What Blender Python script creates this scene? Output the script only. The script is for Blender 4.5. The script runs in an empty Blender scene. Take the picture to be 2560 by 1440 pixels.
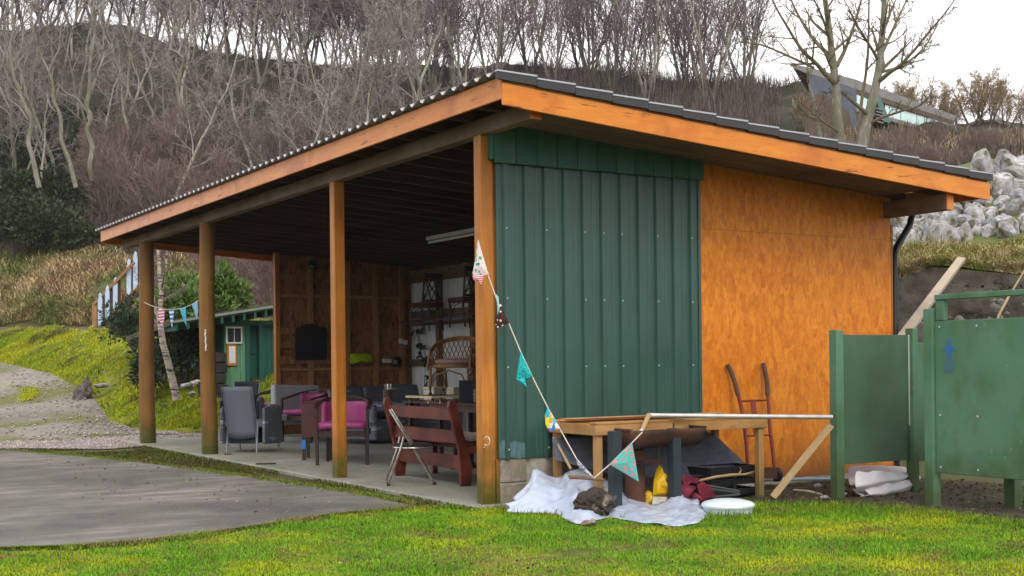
import bpy, bmesh, math, random
import numpy as np
from mathutils import Vector, Matrix

random.seed(7); RNG = np.random.default_rng(7)
SC = bpy.context.scene
COL = SC.collection

# ------------------------------------------------------------------ camera
F = 3130.0; PX0, PY0 = 1280.0, 905.0; ROLL = 0.0104
CAM = np.array([-5.31, -9.064, 1.215])
RT = np.array([.852, -.524, 0.]); RT /= np.linalg.norm(RT)
FW = np.array([-RT[1], RT[0], 0.]); UP = np.array([0, 0, 1.])
cd = bpy.data.cameras.new('camera'); cam = bpy.data.objects.new('camera', cd); COL.objects.link(cam)
cd.sensor_width = 36; cd.lens = 36 * F / 2560; cd.shift_y = (PY0 - 720) / 2560
cd.clip_start = .1; cd.clip_end = 2000
xa = RT * math.cos(ROLL) - UP * math.sin(ROLL); ya = RT * math.sin(ROLL) + UP * math.cos(ROLL)
mw = Matrix.Identity(4)
for i in range(3):
    mw[i][0], mw[i][1], mw[i][2], mw[i][3] = xa[i], ya[i], -FW[i], CAM[i]
cam.matrix_world = mw
SC.camera = cam

# ------------------------------------------------------------------ sky, sun, exposure
wd = bpy.data.worlds.new('World'); SC.world = wd; wd.use_nodes = True
nt = wd.node_tree; nt.nodes.clear()
SUN_EL, SUN_AZ = math.radians(42), math.radians(250)     # azimuth measured from +X anticlockwise: soft light from the open lawn side
out = nt.nodes.new('ShaderNodeOutputWorld'); bg = nt.nodes.new('ShaderNodeBackground')
sky = nt.nodes.new('ShaderNodeTexSky'); sky.sky_type = 'NISHITA'; sky.sun_disc = False
sky.sun_elevation = SUN_EL; sky.sun_rotation = math.pi / 2 - SUN_AZ; sky.dust_density = 3; sky.air_density = 1.5
tc = nt.nodes.new('ShaderNodeTexCoord'); mp = nt.nodes.new('ShaderNodeMapping'); mp.inputs['Scale'].default_value = (1, 1, 2.5)
nz = nt.nodes.new('ShaderNodeTexNoise'); nz.inputs['Scale'].default_value = 1.6; nz.inputs['Detail'].default_value = 5
cr = nt.nodes.new('ShaderNodeValToRGB')
cr.color_ramp.elements[0].position = .3; cr.color_ramp.elements[0].color = (.66, .64, .70, 1)
cr.color_ramp.elements[1].position = .7; cr.color_ramp.elements[1].color = (1, .98, .93, 1)
vm = nt.nodes.new('ShaderNodeVectorMath'); vm.operation = 'SCALE'; vm.inputs['Scale'].default_value = 11.8   # the cloud layer
mx = nt.nodes.new('ShaderNodeMix'); mx.data_type = 'RGBA'; mx.inputs[0].default_value = .93
L = nt.links.new
L(tc.outputs['Generated'], mp.inputs[0]); L(mp.outputs[0], nz.inputs['Vector']); L(nz.outputs['Fac'], cr.inputs[0])
L(cr.outputs[0], vm.inputs[0]); L(sky.outputs[0], mx.inputs[6]); L(vm.outputs[0], mx.inputs[7])
L(mx.outputs[2], bg.inputs[0]); bg.inputs[1].default_value = .15; L(bg.outputs[0], out.inputs[0])
sd = bpy.data.lights.new('sun', 'SUN'); sd.energy = 1.5; sd.angle = math.radians(25); sd.color = (1, .93, .82)
sun = bpy.data.objects.new('sun', sd); COL.objects.link(sun)
sv = Vector((math.cos(SUN_AZ) * math.cos(SUN_EL), math.sin(SUN_AZ) * math.cos(SUN_EL), math.sin(SUN_EL)))
sun.rotation_euler = sv.to_track_quat('Z', 'Y').to_euler(); sun.location = (0, -10, 20)
vs = SC.view_settings; vs.view_transform = 'Standard'; vs.look = 'None'; vs.exposure = 0.18; vs.gamma = 1; vs.use_curve_mapping = False
SC.cycles.max_bounces = 5; SC.cycles.diffuse_bounces = 3; SC.cycles.glossy_bounces = 2; SC.cycles.transmission_bounces = 4
SC.cycles.transparent_max_bounces = 6; SC.cycles.caustics_reflective = False; SC.cycles.caustics_refractive = False

# ------------------------------------------------------------------ measuring helpers (photo point + one known coordinate -> place in the scene)
def ray(x, y):
    dx, dy = x - PX0, PY0 - y
    la = dx * math.cos(ROLL) + dy * math.sin(ROLL); u = dy * math.cos(ROLL) - dx * math.sin(ROLL)
    return FW + RT * (la / F) + UP * (u / F)
def atv(x, y, v): return CAM + ray(x, y) * v
def atz(x, y, z=0.): d = ray(x, y); return CAM + d * ((z - CAM[2]) / d[2])
def atX(x, y, X): d = ray(x, y); return CAM + d * ((X - CAM[0]) / d[0])
def atY(x, y, Y): d = ray(x, y); return CAM + d * ((Y - CAM[1]) / d[1])

# ------------------------------------------------------------------ noise
def _h(i, j, k, s):
    n = (i * 374761393 + j * 668265263 + k * 1274126177 + s * 974711) & 0xffffffff
    n = ((n ^ (n >> 13)) * 1274126177) & 0xffffffff
    return ((n ^ (n >> 16)) & 0xffff) / 65535.0
def vnoise(P, s=0):
    P = np.asarray(P, float); I = np.floor(P).astype(np.int64); f = P - I; f = f * f * (3 - 2 * f); r = 0
    for a in (0, 1):
        for b in (0, 1):
            for c in (0, 1):
                w = (f[:, 0] if a else 1 - f[:, 0]) * (f[:, 1] if b else 1 - f[:, 1]) * (f[:, 2] if c else 1 - f[:, 2])
                r = r + w * _h(I[:, 0] + a, I[:, 1] + b, I[:, 2] + c, s)
    return r * 2 - 1
def fbm(P, s=0, o=4):
    P = np.asarray(P, float); r = 0; a = 1
    for i in range(o): r = r + a * vnoise(P * 2 ** i + 17.3 * i, s + i); a *= .5
    return r / 1.9

# ------------------------------------------------------------------ materials
MATS = {}
def mat(name, c1, c2=None, scale=6., stretch=(1, 1, 1), rough=.75, bump=.15, bdist=.01, c3=None, s3=1.2, t3=.55, w3=.12, metal=0., spec=.3,
        island=0., detail=6., alpha=1., trans=0., coat=0., c4=None, s4=30., t4=.62, w4=.04, lo=.35, hi=.65, subsurf=0., moss=None, sheen=0., randobj=0., speck=None):
    if name in MATS: return MATS[name]
    m = bpy.data.materials.new(name); m.use_nodes = True; nt = m.node_tree; N = nt.nodes; L = nt.links.new
    b = N['Principled BSDF']; b.inputs['Roughness'].default_value = rough; b.inputs['Metallic'].default_value = metal
    b.inputs['Specular IOR Level'].default_value = spec
    if coat: b.inputs['Coat Weight'].default_value = coat; b.inputs['Coat Roughness'].default_value = .25
    if trans: b.inputs['Transmission Weight'].default_value = trans
    if sheen: b.inputs['Sheen Weight'].default_value = sheen
    b.inputs['Alpha'].default_value = alpha
    tc = N.new('ShaderNodeTexCoord'); mp = N.new('ShaderNodeMapping'); mp.inputs['Scale'].default_value = stretch
    L(tc.outputs['Object'], mp.inputs[0])
    def noise(sc, src, det=detail):
        n = N.new('ShaderNodeTexNoise'); n.inputs['Scale'].default_value = sc; n.inputs['Detail'].default_value = det; n.inputs['Roughness'].default_value = .6
        L(src, n.inputs['Vector']); return n.outputs['Fac']
    def ramp(src, a, bb, ca=(0, 0, 0, 1), cb=(1, 1, 1, 1)):
        r = N.new('ShaderNodeValToRGB'); r.color_ramp.elements[0].position = max(0, a); r.color_ramp.elements[1].position = min(1, bb)
        r.color_ramp.elements[0].color = ca; r.color_ramp.elements[1].color = cb; L(src, r.inputs[0]); return r.outputs[0]
    def mixc(fac, a, bcol):
        x = N.new('ShaderNodeMix'); x.data_type = 'RGBA'; L(fac, x.inputs[0])
        if isinstance(a, tuple): x.inputs[6].default_value = a
        else: L(a, x.inputs[6])
        if isinstance(bcol, tuple): x.inputs[7].default_value = bcol
        else: L(bcol, x.inputs[7])
        return x.outputs[2]
    q = lambda c: (c[0], c[1], c[2], 1)
    n1 = noise(scale, mp.outputs[0])
    col = ramp(n1, lo, hi, q(c1), q(c2 if c2 else tuple(v * .82 for v in c1)))
    if c3: col = mixc(ramp(noise(s3, tc.outputs['Object'], 5), t3 - w3, t3 + w3), col, q(c3))
    if c4: col = mixc(ramp(noise(s4, mp.outputs[0], 3), t4 - w4, t4 + w4), col, q(c4))
    if speck: col = mixc(ramp(noise(speck[1], tc.outputs['Object'], 2), speck[2] - .03, speck[2] + .03), col, q(speck[0]))
    if moss:   # algae climbing from the ground: (colour, height it reaches)
        sp = N.new('ShaderNodeSeparateXYZ'); L(tc.outputs['Object'], sp.inputs[0])
        ad = N.new('ShaderNodeMath'); ad.operation = 'MULTIPLY_ADD'; ad.inputs[1].default_value = -1.0 * moss[1] * 1.6
        nn = noise(5, tc.outputs['Object'], 5); L(nn, ad.inputs[0]); L(sp.outputs['Z'], ad.inputs[2])
        a2 = N.new('ShaderNodeMath'); a2.operation = 'ADD'; a2.inputs[1].default_value = moss[1] * .8; L(ad.outputs[0], a2.inputs[0])
        mr = N.new('ShaderNodeMapRange'); mr.inputs[1].default_value = moss[1] * .25; mr.inputs[2].default_value = moss[1] * 1.15
        mr.inputs[3].default_value = .95; mr.inputs[4].default_value = 0; L(a2.outputs[0], mr.inputs[0])
        col = mixc(mr.outputs[0], col, q(moss[0]))
    if island or randobj:
        hs = N.new('ShaderNodeHueSaturation'); mr = N.new('ShaderNodeMapRange'); amt = island or randobj
        if island: ge = N.new('ShaderNodeNewGeometry'); so = ge.outputs['Random Per Island']
        else: ge = N.new('ShaderNodeObjectInfo'); so = ge.outputs['Random']
        mr.inputs[3].default_value = 1 - amt; mr.inputs[4].default_value = 1 + amt; L(so, mr.inputs[0]); L(mr.outputs[0], hs.inputs['Value'])
        m2 = N.new('ShaderNodeMapRange'); m2.inputs[3].default_value = .5 - amt * .04; m2.inputs[4].default_value = .5 + amt * .04
        L(so, m2.inputs[0]); L(m2.outputs[0], hs.inputs['Hue']); L(col, hs.inputs['Color']); col = hs.outputs[0]
    L(col, b.inputs['Base Color'])
    if bump:
        bp = N.new('ShaderNodeBump'); bp.inputs['Strength'].default_value = bump; bp.inputs['Distance'].default_value = bdist
        L(n1, bp.inputs['Height']); L(bp.outputs[0], b.inputs['Normal'])
    MATS[name] = m; return m

def pattern_mat(name, kind, a, b_, c=None, scale=20., rough=.85):
    """printed cloth: dots, stripes, checks, chevrons"""
    if name in MATS: return MATS[name]
    m = bpy.data.materials.new(name); m.use_nodes = True; nt = m.node_tree; N = nt.nodes; L = nt.links.new
    b = N['Principled BSDF']; b.inputs['Roughness'].default_value = rough; b.inputs['Specular IOR Level'].default_value = .15
    tc = N.new('ShaderNodeTexCoord'); r = N.new('ShaderNodeValToRGB'); r.color_ramp.interpolation = 'CONSTANT'
    q = lambda c: (c[0], c[1], c[2], 1)
    E = r.color_ramp.elements; E[0].color = q(b_); E[0].position = 0; E[1].color = q(a); E[1].position = .3
    if kind == 'dots':
        v = N.new('ShaderNodeTexVoronoi'); v.inputs['Scale'].default_value = scale; v.inputs['Randomness'].default_value = .6
        L(tc.outputs['Object'], v.inputs['Vector']); L(v.outputs['Distance'], r.inputs[0])
        if c: E[0].color = q(c); e = E.new(.17); e.color = q(b_); E[-1].position = .36
    elif kind == 'checks':
        v = N.new('ShaderNodeTexVoronoi'); v.inputs['Scale'].default_value = scale; v.inputs['Randomness'].default_value = 0.
        L(tc.outputs['Object'], v.inputs['Vector']); sp = N.new('ShaderNodeSeparateColor'); L(v.outputs['Color'], sp.inputs[0]); L(sp.outputs[0], r.inputs[0])
        cols = [(.02, .25, .7), (.8, .75, .05), (.75, .12, .05), (.35, .08, .5), (.02, .45, .55), (.85, .85, .85), (.85, .3, .02)]
        E[0].color = q(cols[0]); E[1].position = 1 / 7; E[1].color = q(cols[1])
        for i in range(2, 7): e = E.new(i / 7); e.color = q(cols[i])
    else:
        w = N.new('ShaderNodeTexWave'); w.inputs['Scale'].default_value = scale; w.bands_direction = 'Z' if kind != 'diag' else 'DIAGONAL'
        if kind == 'blotch': w.inputs['Distortion'].default_value = 14; w.inputs['Detail Scale'].default_value = 4
        L(tc.outputs['Object'], w.inputs['Vector']); L(w.outputs['Fac'], r.inputs[0]); E[1].position = .5
    L(r.outputs[0], b.inputs['Base Color']); MATS[name] = m; return m

def osb_mat(name, ca, cb, cc, rough=.5):
    if name in MATS: return MATS[name]
    m = bpy.data.materials.new(name); m.use_nodes = True; nt = m.node_tree; N = nt.nodes; L = nt.links.new
    b = N['Principled BSDF']; b.inputs['Roughness'].default_value = rough; b.inputs['Specular IOR Level'].default_value = .25
    tc = N.new('ShaderNodeTexCoord'); q = lambda c: (c[0], c[1], c[2], 1)
    dn = N.new('ShaderNodeTexNoise'); dn.inputs['Scale'].default_value = 3; L(tc.outputs['Object'], dn.inputs['Vector'])
    va = N.new('ShaderNodeVectorMath'); va.operation = 'MULTIPLY_ADD'; va.inputs[1].default_value = (.05, .05, .05)
    L(dn.outputs['Color'], va.inputs[0]); L(tc.outputs['Object'], va.inputs[2])
    facs = []
    for st, sc in (((1, 1, .34), 24), ((1, 1, .6), 40), ((1, 1, .3), 9)):
        mp = N.new('ShaderNodeMapping'); mp.inputs['Scale'].default_value = st; L(va.outputs[0], mp.inputs[0])
        v = N.new('ShaderNodeTexVoronoi'); v.inputs['Scale'].default_value = sc; L(mp.outputs[0], v.inputs['Vector'])
        sp = N.new('ShaderNodeSeparateColor'); L(v.outputs['Color'], sp.inputs[0]); facs.append(sp.outputs[0])
    nn = N.new('ShaderNodeTexNoise'); nn.inputs['Scale'].default_value = 2.2; nn.inputs['Detail'].default_value = 6; L(tc.outputs['Object'], nn.inputs['Vector'])
    a1 = N.new('ShaderNodeMath'); a1.operation = 'MULTIPLY_ADD'; a1.inputs[1].default_value = .42; L(facs[0], a1.inputs[0]); n2 = N.new('ShaderNodeMath'); n2.operation = 'MULTIPLY'; n2.inputs[1].default_value = .4; L(nn.outputs['Fac'], n2.inputs[0]); L(n2.outputs[0], a1.inputs[2])
    a2 = N.new('ShaderNodeMath'); a2.operation = 'MULTIPLY_ADD'; a2.inputs[1].default_value = .3; L(facs[1], a2.inputs[0]); L(a1.outputs[0], a2.inputs[2])
    r = N.new('ShaderNodeValToRGB'); E = r.color_ramp.elements; E[0].position = .22; E[0].color = q(cc); E[1].position = .5; E[1].color = q(ca)
    e = E.new(.88); e.color = q(cb); L(a2.outputs[0], r.inputs[0])
    sp = N.new('ShaderNodeSeparateXYZ'); L(tc.outputs['Object'], sp.inputs[0])            # splashed mud along the foot
    sn = N.new('ShaderNodeMath'); sn.operation = 'MULTIPLY_ADD'; sn.inputs[1].default_value = -.55; L(nn.outputs['Fac'], sn.inputs[0]); L(sp.outputs['Z'], sn.inputs[2])
    mr = N.new('ShaderNodeMapRange'); mr.inputs[1].default_value = -.25; mr.inputs[2].default_value = .12; mr.inputs[3].default_value = .75; mr.inputs[4].default_value = 0; L(sn.outputs[0], mr.inputs[0])
    mm = N.new('ShaderNodeMix'); mm.data_type = 'RGBA'; L(mr.outputs[0], mm.inputs[0]); L(r.outputs[0], mm.inputs[6]); mm.inputs[7].default_value = (.14, .07, .02, 1); L(mm.outputs[2], b.inputs['Base Color'])
    bp = N.new('ShaderNodeBump'); bp.inputs['Strength'].default_value = .25; bp.inputs['Distance'].default_value = .004
    L(facs[0], bp.inputs['Height']); L(bp.outputs[0], b.inputs['Normal'])
    MATS[name] = m; return m

# ------------------------------------------------------------------ mesh building
def fast_mesh(name, V, Fa):
    me = bpy.data.meshes.new(name); V = np.asarray(V, np.float32); Fa = np.asarray(Fa, np.int32); n, k = Fa.shape
    me.vertices.add(len(V)); me.vertices.foreach_set('co', V.ravel()); me.loops.add(n * k); me.loops.foreach_set('vertex_index', Fa.ravel())
    me.polygons.add(n); me.polygons.foreach_set('loop_start', np.arange(0, n * k, k, dtype=np.int32))
    me.polygons.foreach_set('loop_total', np.full(n, k, dtype=np.int32)); me.update(calc_edges=True); return me

class MB:
    def __init__(s): s.v = []; s.f = []
    def add(s, vs, fs):
        o = len(s.v); s.v.extend([tuple(map(float, p)) for p in vs]); s.f.extend([tuple(i + o for i in f) for f in fs]); return s
    def hexa(s, c): return s.add(c, [(0, 3, 2, 1), (4, 5, 6, 7), (0, 1, 5, 4), (1, 2, 6, 5), (2, 3, 7, 6), (3, 0, 4, 7)])
    def box(s, a, b):
        (x0, y0, z0), (x1, y1, z1) = a, b
        return s.hexa([(x0, y0, z0), (x1, y0, z0), (x1, y1, z0), (x0, y1, z0), (x0, y0, z1), (x1, y0, z1), (x1, y1, z1), (x0, y1, z1)])
    def bar(s, p0, p1, w, h, up=(0, 0, 1), w1=None, h1=None):
        p0, p1 = np.array(p0, float), np.array(p1, float); d = p1 - p0; d /= np.linalg.norm(d); up = np.array(up, float)
        sd = np.cross(d, up)
        if np.linalg.norm(sd) < 1e-4: sd = np.cross(d, (1, 0, 0))
        sd /= np.linalg.norm(sd); u = np.cross(sd, d); w1 = w1 or w; h1 = h1 or h
        c = lambda p, w, h: [p - sd * w / 2 - u * h / 2, p + sd * w / 2 - u * h / 2, p + sd * w / 2 + u * h / 2, p - sd * w / 2 + u * h / 2]
        return s.hexa(c(p0, w, h) + c(p1, w1, h1))
    def tube(s, pts, r, n=8, cap=True):
        pts = [np.array(p, float) for p in pts]; m = len(pts); rs = [r] * m if np.isscalar(r) else list(r); o = len(s.v); ref = None
        for i, p in enumerate(pts):
            d = pts[min(i + 1, m - 1)] - pts[max(i - 1, 0)]; d = d / (np.linalg.norm(d) + 1e-9)
            if ref is None: ref = np.array([1., 0, 0]) if abs(d[0]) < .8 else np.array([0, 1., 0])
            a = ref - d * ref.dot(d); a /= np.linalg.norm(a); ref = a; b = np.cross(d, a)
            for k in range(n):
                t = 2 * math.pi * k / n; s.v.append(tuple(p + (a * math.cos(t) + b * math.sin(t)) * rs[i]))
        for i in range(m - 1):
            for k in range(n):
                k2 = (k + 1) % n; s.f.append((o + i * n + k, o + i * n + k2, o + (i + 1) * n + k2, o + (i + 1) * n + k))
        if cap: s.f.append(tuple(o + k for k in reversed(range(n)))); s.f.append(tuple(o + (m - 1) * n + k for k in range(n)))
        return s
    def lathe(s, prof, n=20, c=(0, 0, 0), sx=1., sy=1.):
        o = len(s.v); m = len(prof)
        for r, z in prof:
            for k in range(n):
                t = 2 * math.pi * k / n; s.v.append((c[0] + r * math.cos(t) * sx, c[1] + r * math.sin(t) * sy, c[2] + z))
        for i in range(m - 1):
            for k in range(n):
                k2 = (k + 1) % n; s.f.append((o + i * n + k, o + i * n + k2, o + (i + 1) * n + k2, o + (i + 1) * n + k))
        s.f.append(tuple(o + k for k in reversed(range(n)))); s.f.append(tuple(o + (m - 1) * n + k for k in range(n))); return s
    def extrude(s, poly, vec):
        o = len(s.v); n = len(poly); vec = np.array(vec, float)
        for p in poly: s.v.append(tuple(map(float, p)))
        for p in poly: s.v.append(tuple(np.array(p, float) + vec))
        s.f.append(tuple(o + i for i in reversed(range(n)))); s.f.append(tuple(o + n + i for i in range(n)))
        for i in range(n): j = (i + 1) % n; s.f.append((o + i, o + j, o + n + j, o + n + i))
        return s
    def grid(s, fn, nu, nv, flip=False):
        o = len(s.v)
        for j in range(nv + 1):
            for i in range(nu + 1): s.v.append(tuple(map(float, fn(i / nu, j / nv))))
        for j in range(nv):
            for i in range(nu):
                a = o + j * (nu + 1) + i; q = (a, a + 1, a + nu + 2, a + nu + 1); s.f.append(q[::-1] if flip else q)
        return s
    def blob(s, c, r, seed=0, rough=.25, sub=2, freq=1.6):
        bm = bmesh.new(); bmesh.ops.create_icosphere(bm, subdivisions=sub, radius=1); V = np.array([v.co[:] for v in bm.verts])
        fs = [tuple(v.index for v in f.verts) for f in bm.faces]; bm.free()
        k = 1 + rough * fbm(V * freq + seed * 3.7, seed, 3); return s.add(V * k[:, None] * np.array(r) + np.array(c), fs)

def mesh_of(mb, name):
    if isinstance(mb, bpy.types.Mesh): return mb
    me = bpy.data.meshes.new(name); me.from_pydata(mb.v, [], mb.f); me.update(); return me
def shade(me, angle=40):
    me.polygons.foreach_set('use_smooth', [True] * len(me.polygons))
    try: me.set_sharp_from_angle(angle=math.radians(angle))
    except Exception: pass
ORG = {}
def part(name, mb, m, parent=None, smooth=False, bevel=0., local=False, solid=0., seg=1):
    """one mesh object; parts of a thing built in place keep scene coordinates (local=False), furniture parts are in the thing's own frame"""
    me = mesh_of(mb, name)
    if m is not None and not me.materials: me.materials.append(m)
    if smooth: shade(me)
    o = bpy.data.objects.new(name, me); COL.objects.link(o)
    if parent is not None:
        o.parent = parent
        if not local and parent.name in ORG: o.matrix_parent_inverse = Matrix.Translation(-Vector(ORG[parent.name]))
    if solid: md = o.modifiers.new('thickness', 'SOLIDIFY'); md.thickness = solid; md.offset = 0
    if bevel: md = o.modifiers.new('edge', 'BEVEL'); md.width = bevel; md.segments = seg; md.limit_method = 'ANGLE'
    return o
def tag(o, label=None, cat=None, group=None, kind=None):
    for k, v in (('label', label), ('category', cat), ('group', group), ('kind', kind)):
        if v: o[k] = v
    return o
def thing(name, label, cat, loc=(0, 0, 0), rz=0., group=None):
    o = bpy.data.objects.new(name, None); COL.objects.link(o); o.location = tuple(map(float, loc)); o.rotation_euler = (0, 0, rz); o.empty_display_size = .1
    ORG[o.name] = tuple(map(float, loc)); return tag(o, label, cat, group)
def struct(name, mb, m, **k): return tag(part(name, mb, m, **k), kind='structure')
def twin(o, loc=(0, 0, 0), rz=0.):
    c = o.copy(); COL.objects.link(c); c.location = tuple(map(float, loc)); c.rotation_euler = (0, 0, rz); return c
def copy_tree(o, parent=None):
    c = o.copy(); COL.objects.link(c); c.parent = parent
    for ch in list(o.children): copy_tree(ch, c)
    return c

class Loft:
    """a sloping piece of ground through rows of measured points"""
    def __init__(s, rows, x0, x1): s.rows = rows; s.x0 = x0; s.x1 = x1
    def P(s, S, T):
        S = np.atleast_1d(np.asarray(S, float)); T = np.atleast_1d(np.asarray(T, float)); X = s.x0 + (s.x1 - s.x0) * S; nr = len(s.rows) - 1
        Y = np.array([np.interp(X, [p[0] for p in r], [p[1] for p in r]) for r in s.rows]); V = np.array([np.interp(X, [p[0] for p in r], [p[2] for p in r]) for r in s.rows])
        t = np.clip(T * nr, 0, nr - 1e-6); i = t.astype(int); f = t - i; k = np.arange(len(S))
        y = Y[i, k] * (1 - f) + Y[i + 1, k] * f; v = V[i, k] * (1 - f) + V[i + 1, k] * f
        dx, dy = X - PX0, PY0 - y; la = dx * math.cos(ROLL) + dy * math.sin(ROLL); u = dy * math.cos(ROLL) - dx * math.sin(ROLL)
        return CAM + (FW + np.outer(la / F, RT) + np.outer(u / F, UP)) * v[:, None]
    def mesh(s, name, nu, nv, amp=0., freq=1., seed=0, edge=True):
        S, T = np.meshgrid(np.linspace(0, 1, nu + 1), np.linspace(0, 1, nv + 1)); P = s.P(S.ravel(), T.ravel())
        if amp:
            k = np.minimum(1, np.minimum(T.ravel(), 1 - T.ravel()) * 8) if edge else 1
            Q = P.copy(); P[:, 2] += amp * fbm(Q * freq, seed) * k; P[:, 0] += amp * .5 * vnoise(Q * freq * 1.3, seed + 9) * k; P[:, 1] += amp * .5 * vnoise(Q * freq * 1.3, seed + 19) * k
        a = (np.arange(nv)[:, None] * (nu + 1) + np.arange(nu)[None]).ravel(); s.amp, s.freq, s.seed = amp, freq, seed
        me = fast_mesh(name, P, np.stack([a, a + 1, a + nu + 2, a + nu + 1], 1)); shade(me, 180); return me

def blades(P, h, w, lean=.35, seed=1, up=None):
    """one bent sliver for each root point: grass, moss tips, bracken straw"""
    r = np.random.default_rng(seed); n = len(P); h = np.broadcast_to(h, n); w = np.broadcast_to(w, n); a = r.uniform(0, 2 * math.pi, n); b = a + r.uniform(-1, 1, n) + 1.57
    s = np.stack([np.cos(a), np.sin(a), 0 * a], 1) * w[:, None] / 2; d = np.stack([np.cos(b), np.sin(b), 0 * b], 1); le = (r.uniform(.2, 1, n) * lean)[:, None]; H = h[:, None]
    up = np.array([0, 0, 1.]) if up is None else up
    m = P + up * H * .55 + d * H * le * .35; t = P + up * H * (1 - .4 * le) + d * H * le
    V = np.stack([P - s, P + s, m + s * .7, m - s * .7, t], 1).reshape(-1, 3); o = (np.arange(n) * 5)[:, None]
    F3 = np.concatenate([o + [[0, 1, 2]], o + [[0, 2, 3]], o + [[3, 2, 4]]]); return fast_mesh('blades', V, F3)

def leaves(P, D, size, seed=1, fold=.25, asp=.45):
    """a folded leaf (4 triangles) at every point, pointing along D"""
    r = np.random.default_rng(seed); n = len(P); D = D / (np.linalg.norm(D, axis=1)[:, None] + 1e-9); size = np.broadcast_to(size, n)[:, None]
    s = np.cross(D, r.normal(size=(n, 3))); s /= np.linalg.norm(s, axis=1)[:, None] + 1e-9; u = np.cross(s, D)
    b = P; t = P + D * size - u * size * .1; m = P + D * size * .5; l = m + s * size * asp * .5 - u * size * fold * .3; q = m - s * size * asp * .5 - u * size * fold * .3
    V = np.stack([b, q, t, l, m + u * size * .05], 1).reshape(-1, 3); o = (np.arange(n) * 5)[:, None]
    return fast_mesh('leaves', V, np.concatenate([o + [[0, 1, 4]], o + [[1, 2, 4]], o + [[2, 3, 4]], o + [[3, 0, 4]]]))

def in_poly(P, poly):
    x, y = P[:, 0], P[:, 1]; n = len(poly); c = np.zeros(len(P), bool); j = n - 1
    for i in range(n):
        xi, yi = poly[i][:2]; xj, yj = poly[j][:2]
        k = ((yi > y) != (yj > y)); xx = (xj - xi) * (y - yi) / (yj - yi + 1e-12) + xi; c ^= k & (x < xx); j = i
    return c
def scatter(poly, n, seed=1):
    r = np.random.default_rng(seed); A = np.array([p[:2] for p in poly]); lo, hi = A.min(0), A.max(0); P = lo + (hi - lo) * r.uniform(size=(n, 2))
    P = P[in_poly(P, poly)]; return np.concatenate([P, np.zeros((len(P), 1))], 1)
def sheet(poly, z, thick=0.):
    mb = MB(); pts = [(p[0], p[1], z) for p in poly]
    if thick: mb.extrude([(p[0], p[1], z - thick) for p in poly], (0, 0, thick))
    else: mb.add(pts, [tuple(range(len(pts)))])
    bm = bmesh.new(); me = mesh_of(mb, 'sheet'); bm.from_mesh(me); bmesh.ops.recalc_face_normals(bm, faces=bm.faces); 
    if not thick and bm.faces and sum(f.normal.z for f in bm.faces) < 0: bmesh.ops.reverse_faces(bm, faces=bm.faces)
    bmesh.ops.triangulate(bm, faces=bm.faces); bm.to_mesh(me); bm.free(); return me
def smooth_poly(pts, k=6):
    """round a measured outline with Catmull-Rom"""
    P = [np.array(p, float) for p in pts]; n = len(P); out = []
    for i in range(n):
        a, b, c, d = P[i - 1], P[i], P[(i + 1) % n], P[(i + 2) % n]
        for j in range(k):
            t = j / k; out.append(.5 * (2 * b + (c - a) * t + (2 * a - 5 * b + 4 * c - d) * t * t + (3 * b - a - 3 * c + d) * t ** 3))
    return out

# ------------------------------------------------------------------ materials used by the building
ORANGE = (.55, .19, .022)
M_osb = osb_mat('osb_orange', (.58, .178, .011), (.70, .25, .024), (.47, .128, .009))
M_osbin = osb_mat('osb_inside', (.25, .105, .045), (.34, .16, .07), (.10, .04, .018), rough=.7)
M_fasc = mat('varnished_softwood', (.68, .235, .018), (.58, .17, .012), 3.2, (.7, .7, 5), .42, .08, .003, c3=(.46, .115, .010), s3=2.3, t3=.6, w3=.1, c4=(.20, .045, .006), s4=4.2, t4=.665, w4=.045, coat=.15, randobj=.05)
M_post = mat('varnished_post', (.56, .23, .035), (.40, .13, .015), 3, (6, 6, .5), .5, .1, .004, c3=(.30, .11, .02), s3=1.4, t3=.6, w3=.2, c4=(.15, .04, .008), s4=8, t4=.7, w4=.03, moss=((.075, .075, .012), .55), randobj=.07)
M_round = mat('weathered_round_post', (.21, .095, .022), (.12, .05, .012), 3, (6, 6, .4), .65, .15, .006, c3=(.24, .13, .03), s3=1.1, t3=.58, w3=.2, moss=((.045, .06, .008), .42), randobj=.06)
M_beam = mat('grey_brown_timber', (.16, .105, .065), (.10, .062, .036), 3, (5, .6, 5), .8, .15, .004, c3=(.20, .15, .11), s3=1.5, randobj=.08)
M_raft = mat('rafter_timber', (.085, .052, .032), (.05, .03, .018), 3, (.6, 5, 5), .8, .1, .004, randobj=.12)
M_stud = mat('stud_timber', (.36, .20, .085), (.26, .135, .05), 3, (5, 5, .6), .75, .1, .004, randobj=.12)
M_studd = mat('aged_stud_timber', (.17, .115, .075), (.11, .07, .045), 3, (5, 5, .6), .8, .1, .004, randobj=.15)
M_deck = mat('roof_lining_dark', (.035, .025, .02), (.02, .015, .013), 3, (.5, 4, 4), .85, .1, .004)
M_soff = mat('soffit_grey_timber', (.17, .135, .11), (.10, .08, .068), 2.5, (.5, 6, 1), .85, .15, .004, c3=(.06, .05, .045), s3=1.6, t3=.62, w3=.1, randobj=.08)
M_clad = mat('green_box_profile_sheet', (.028, .085, .071), (.023, .07, .058), 3, (3, 3, .5), .38, .03, .002, c3=(.034, .096, .08), s3=.9, spec=.45, c4=(.03, .06, .05), s4=2.4, t4=.68, w4=.12)
M_gboard = mat('green_painted_board', (.030, .12, .082), (.022, .09, .062), 3, (6, 6, .5), .6, .12, .003, c3=(.04, .10, .075), s3=3, randobj=.14)
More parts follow.
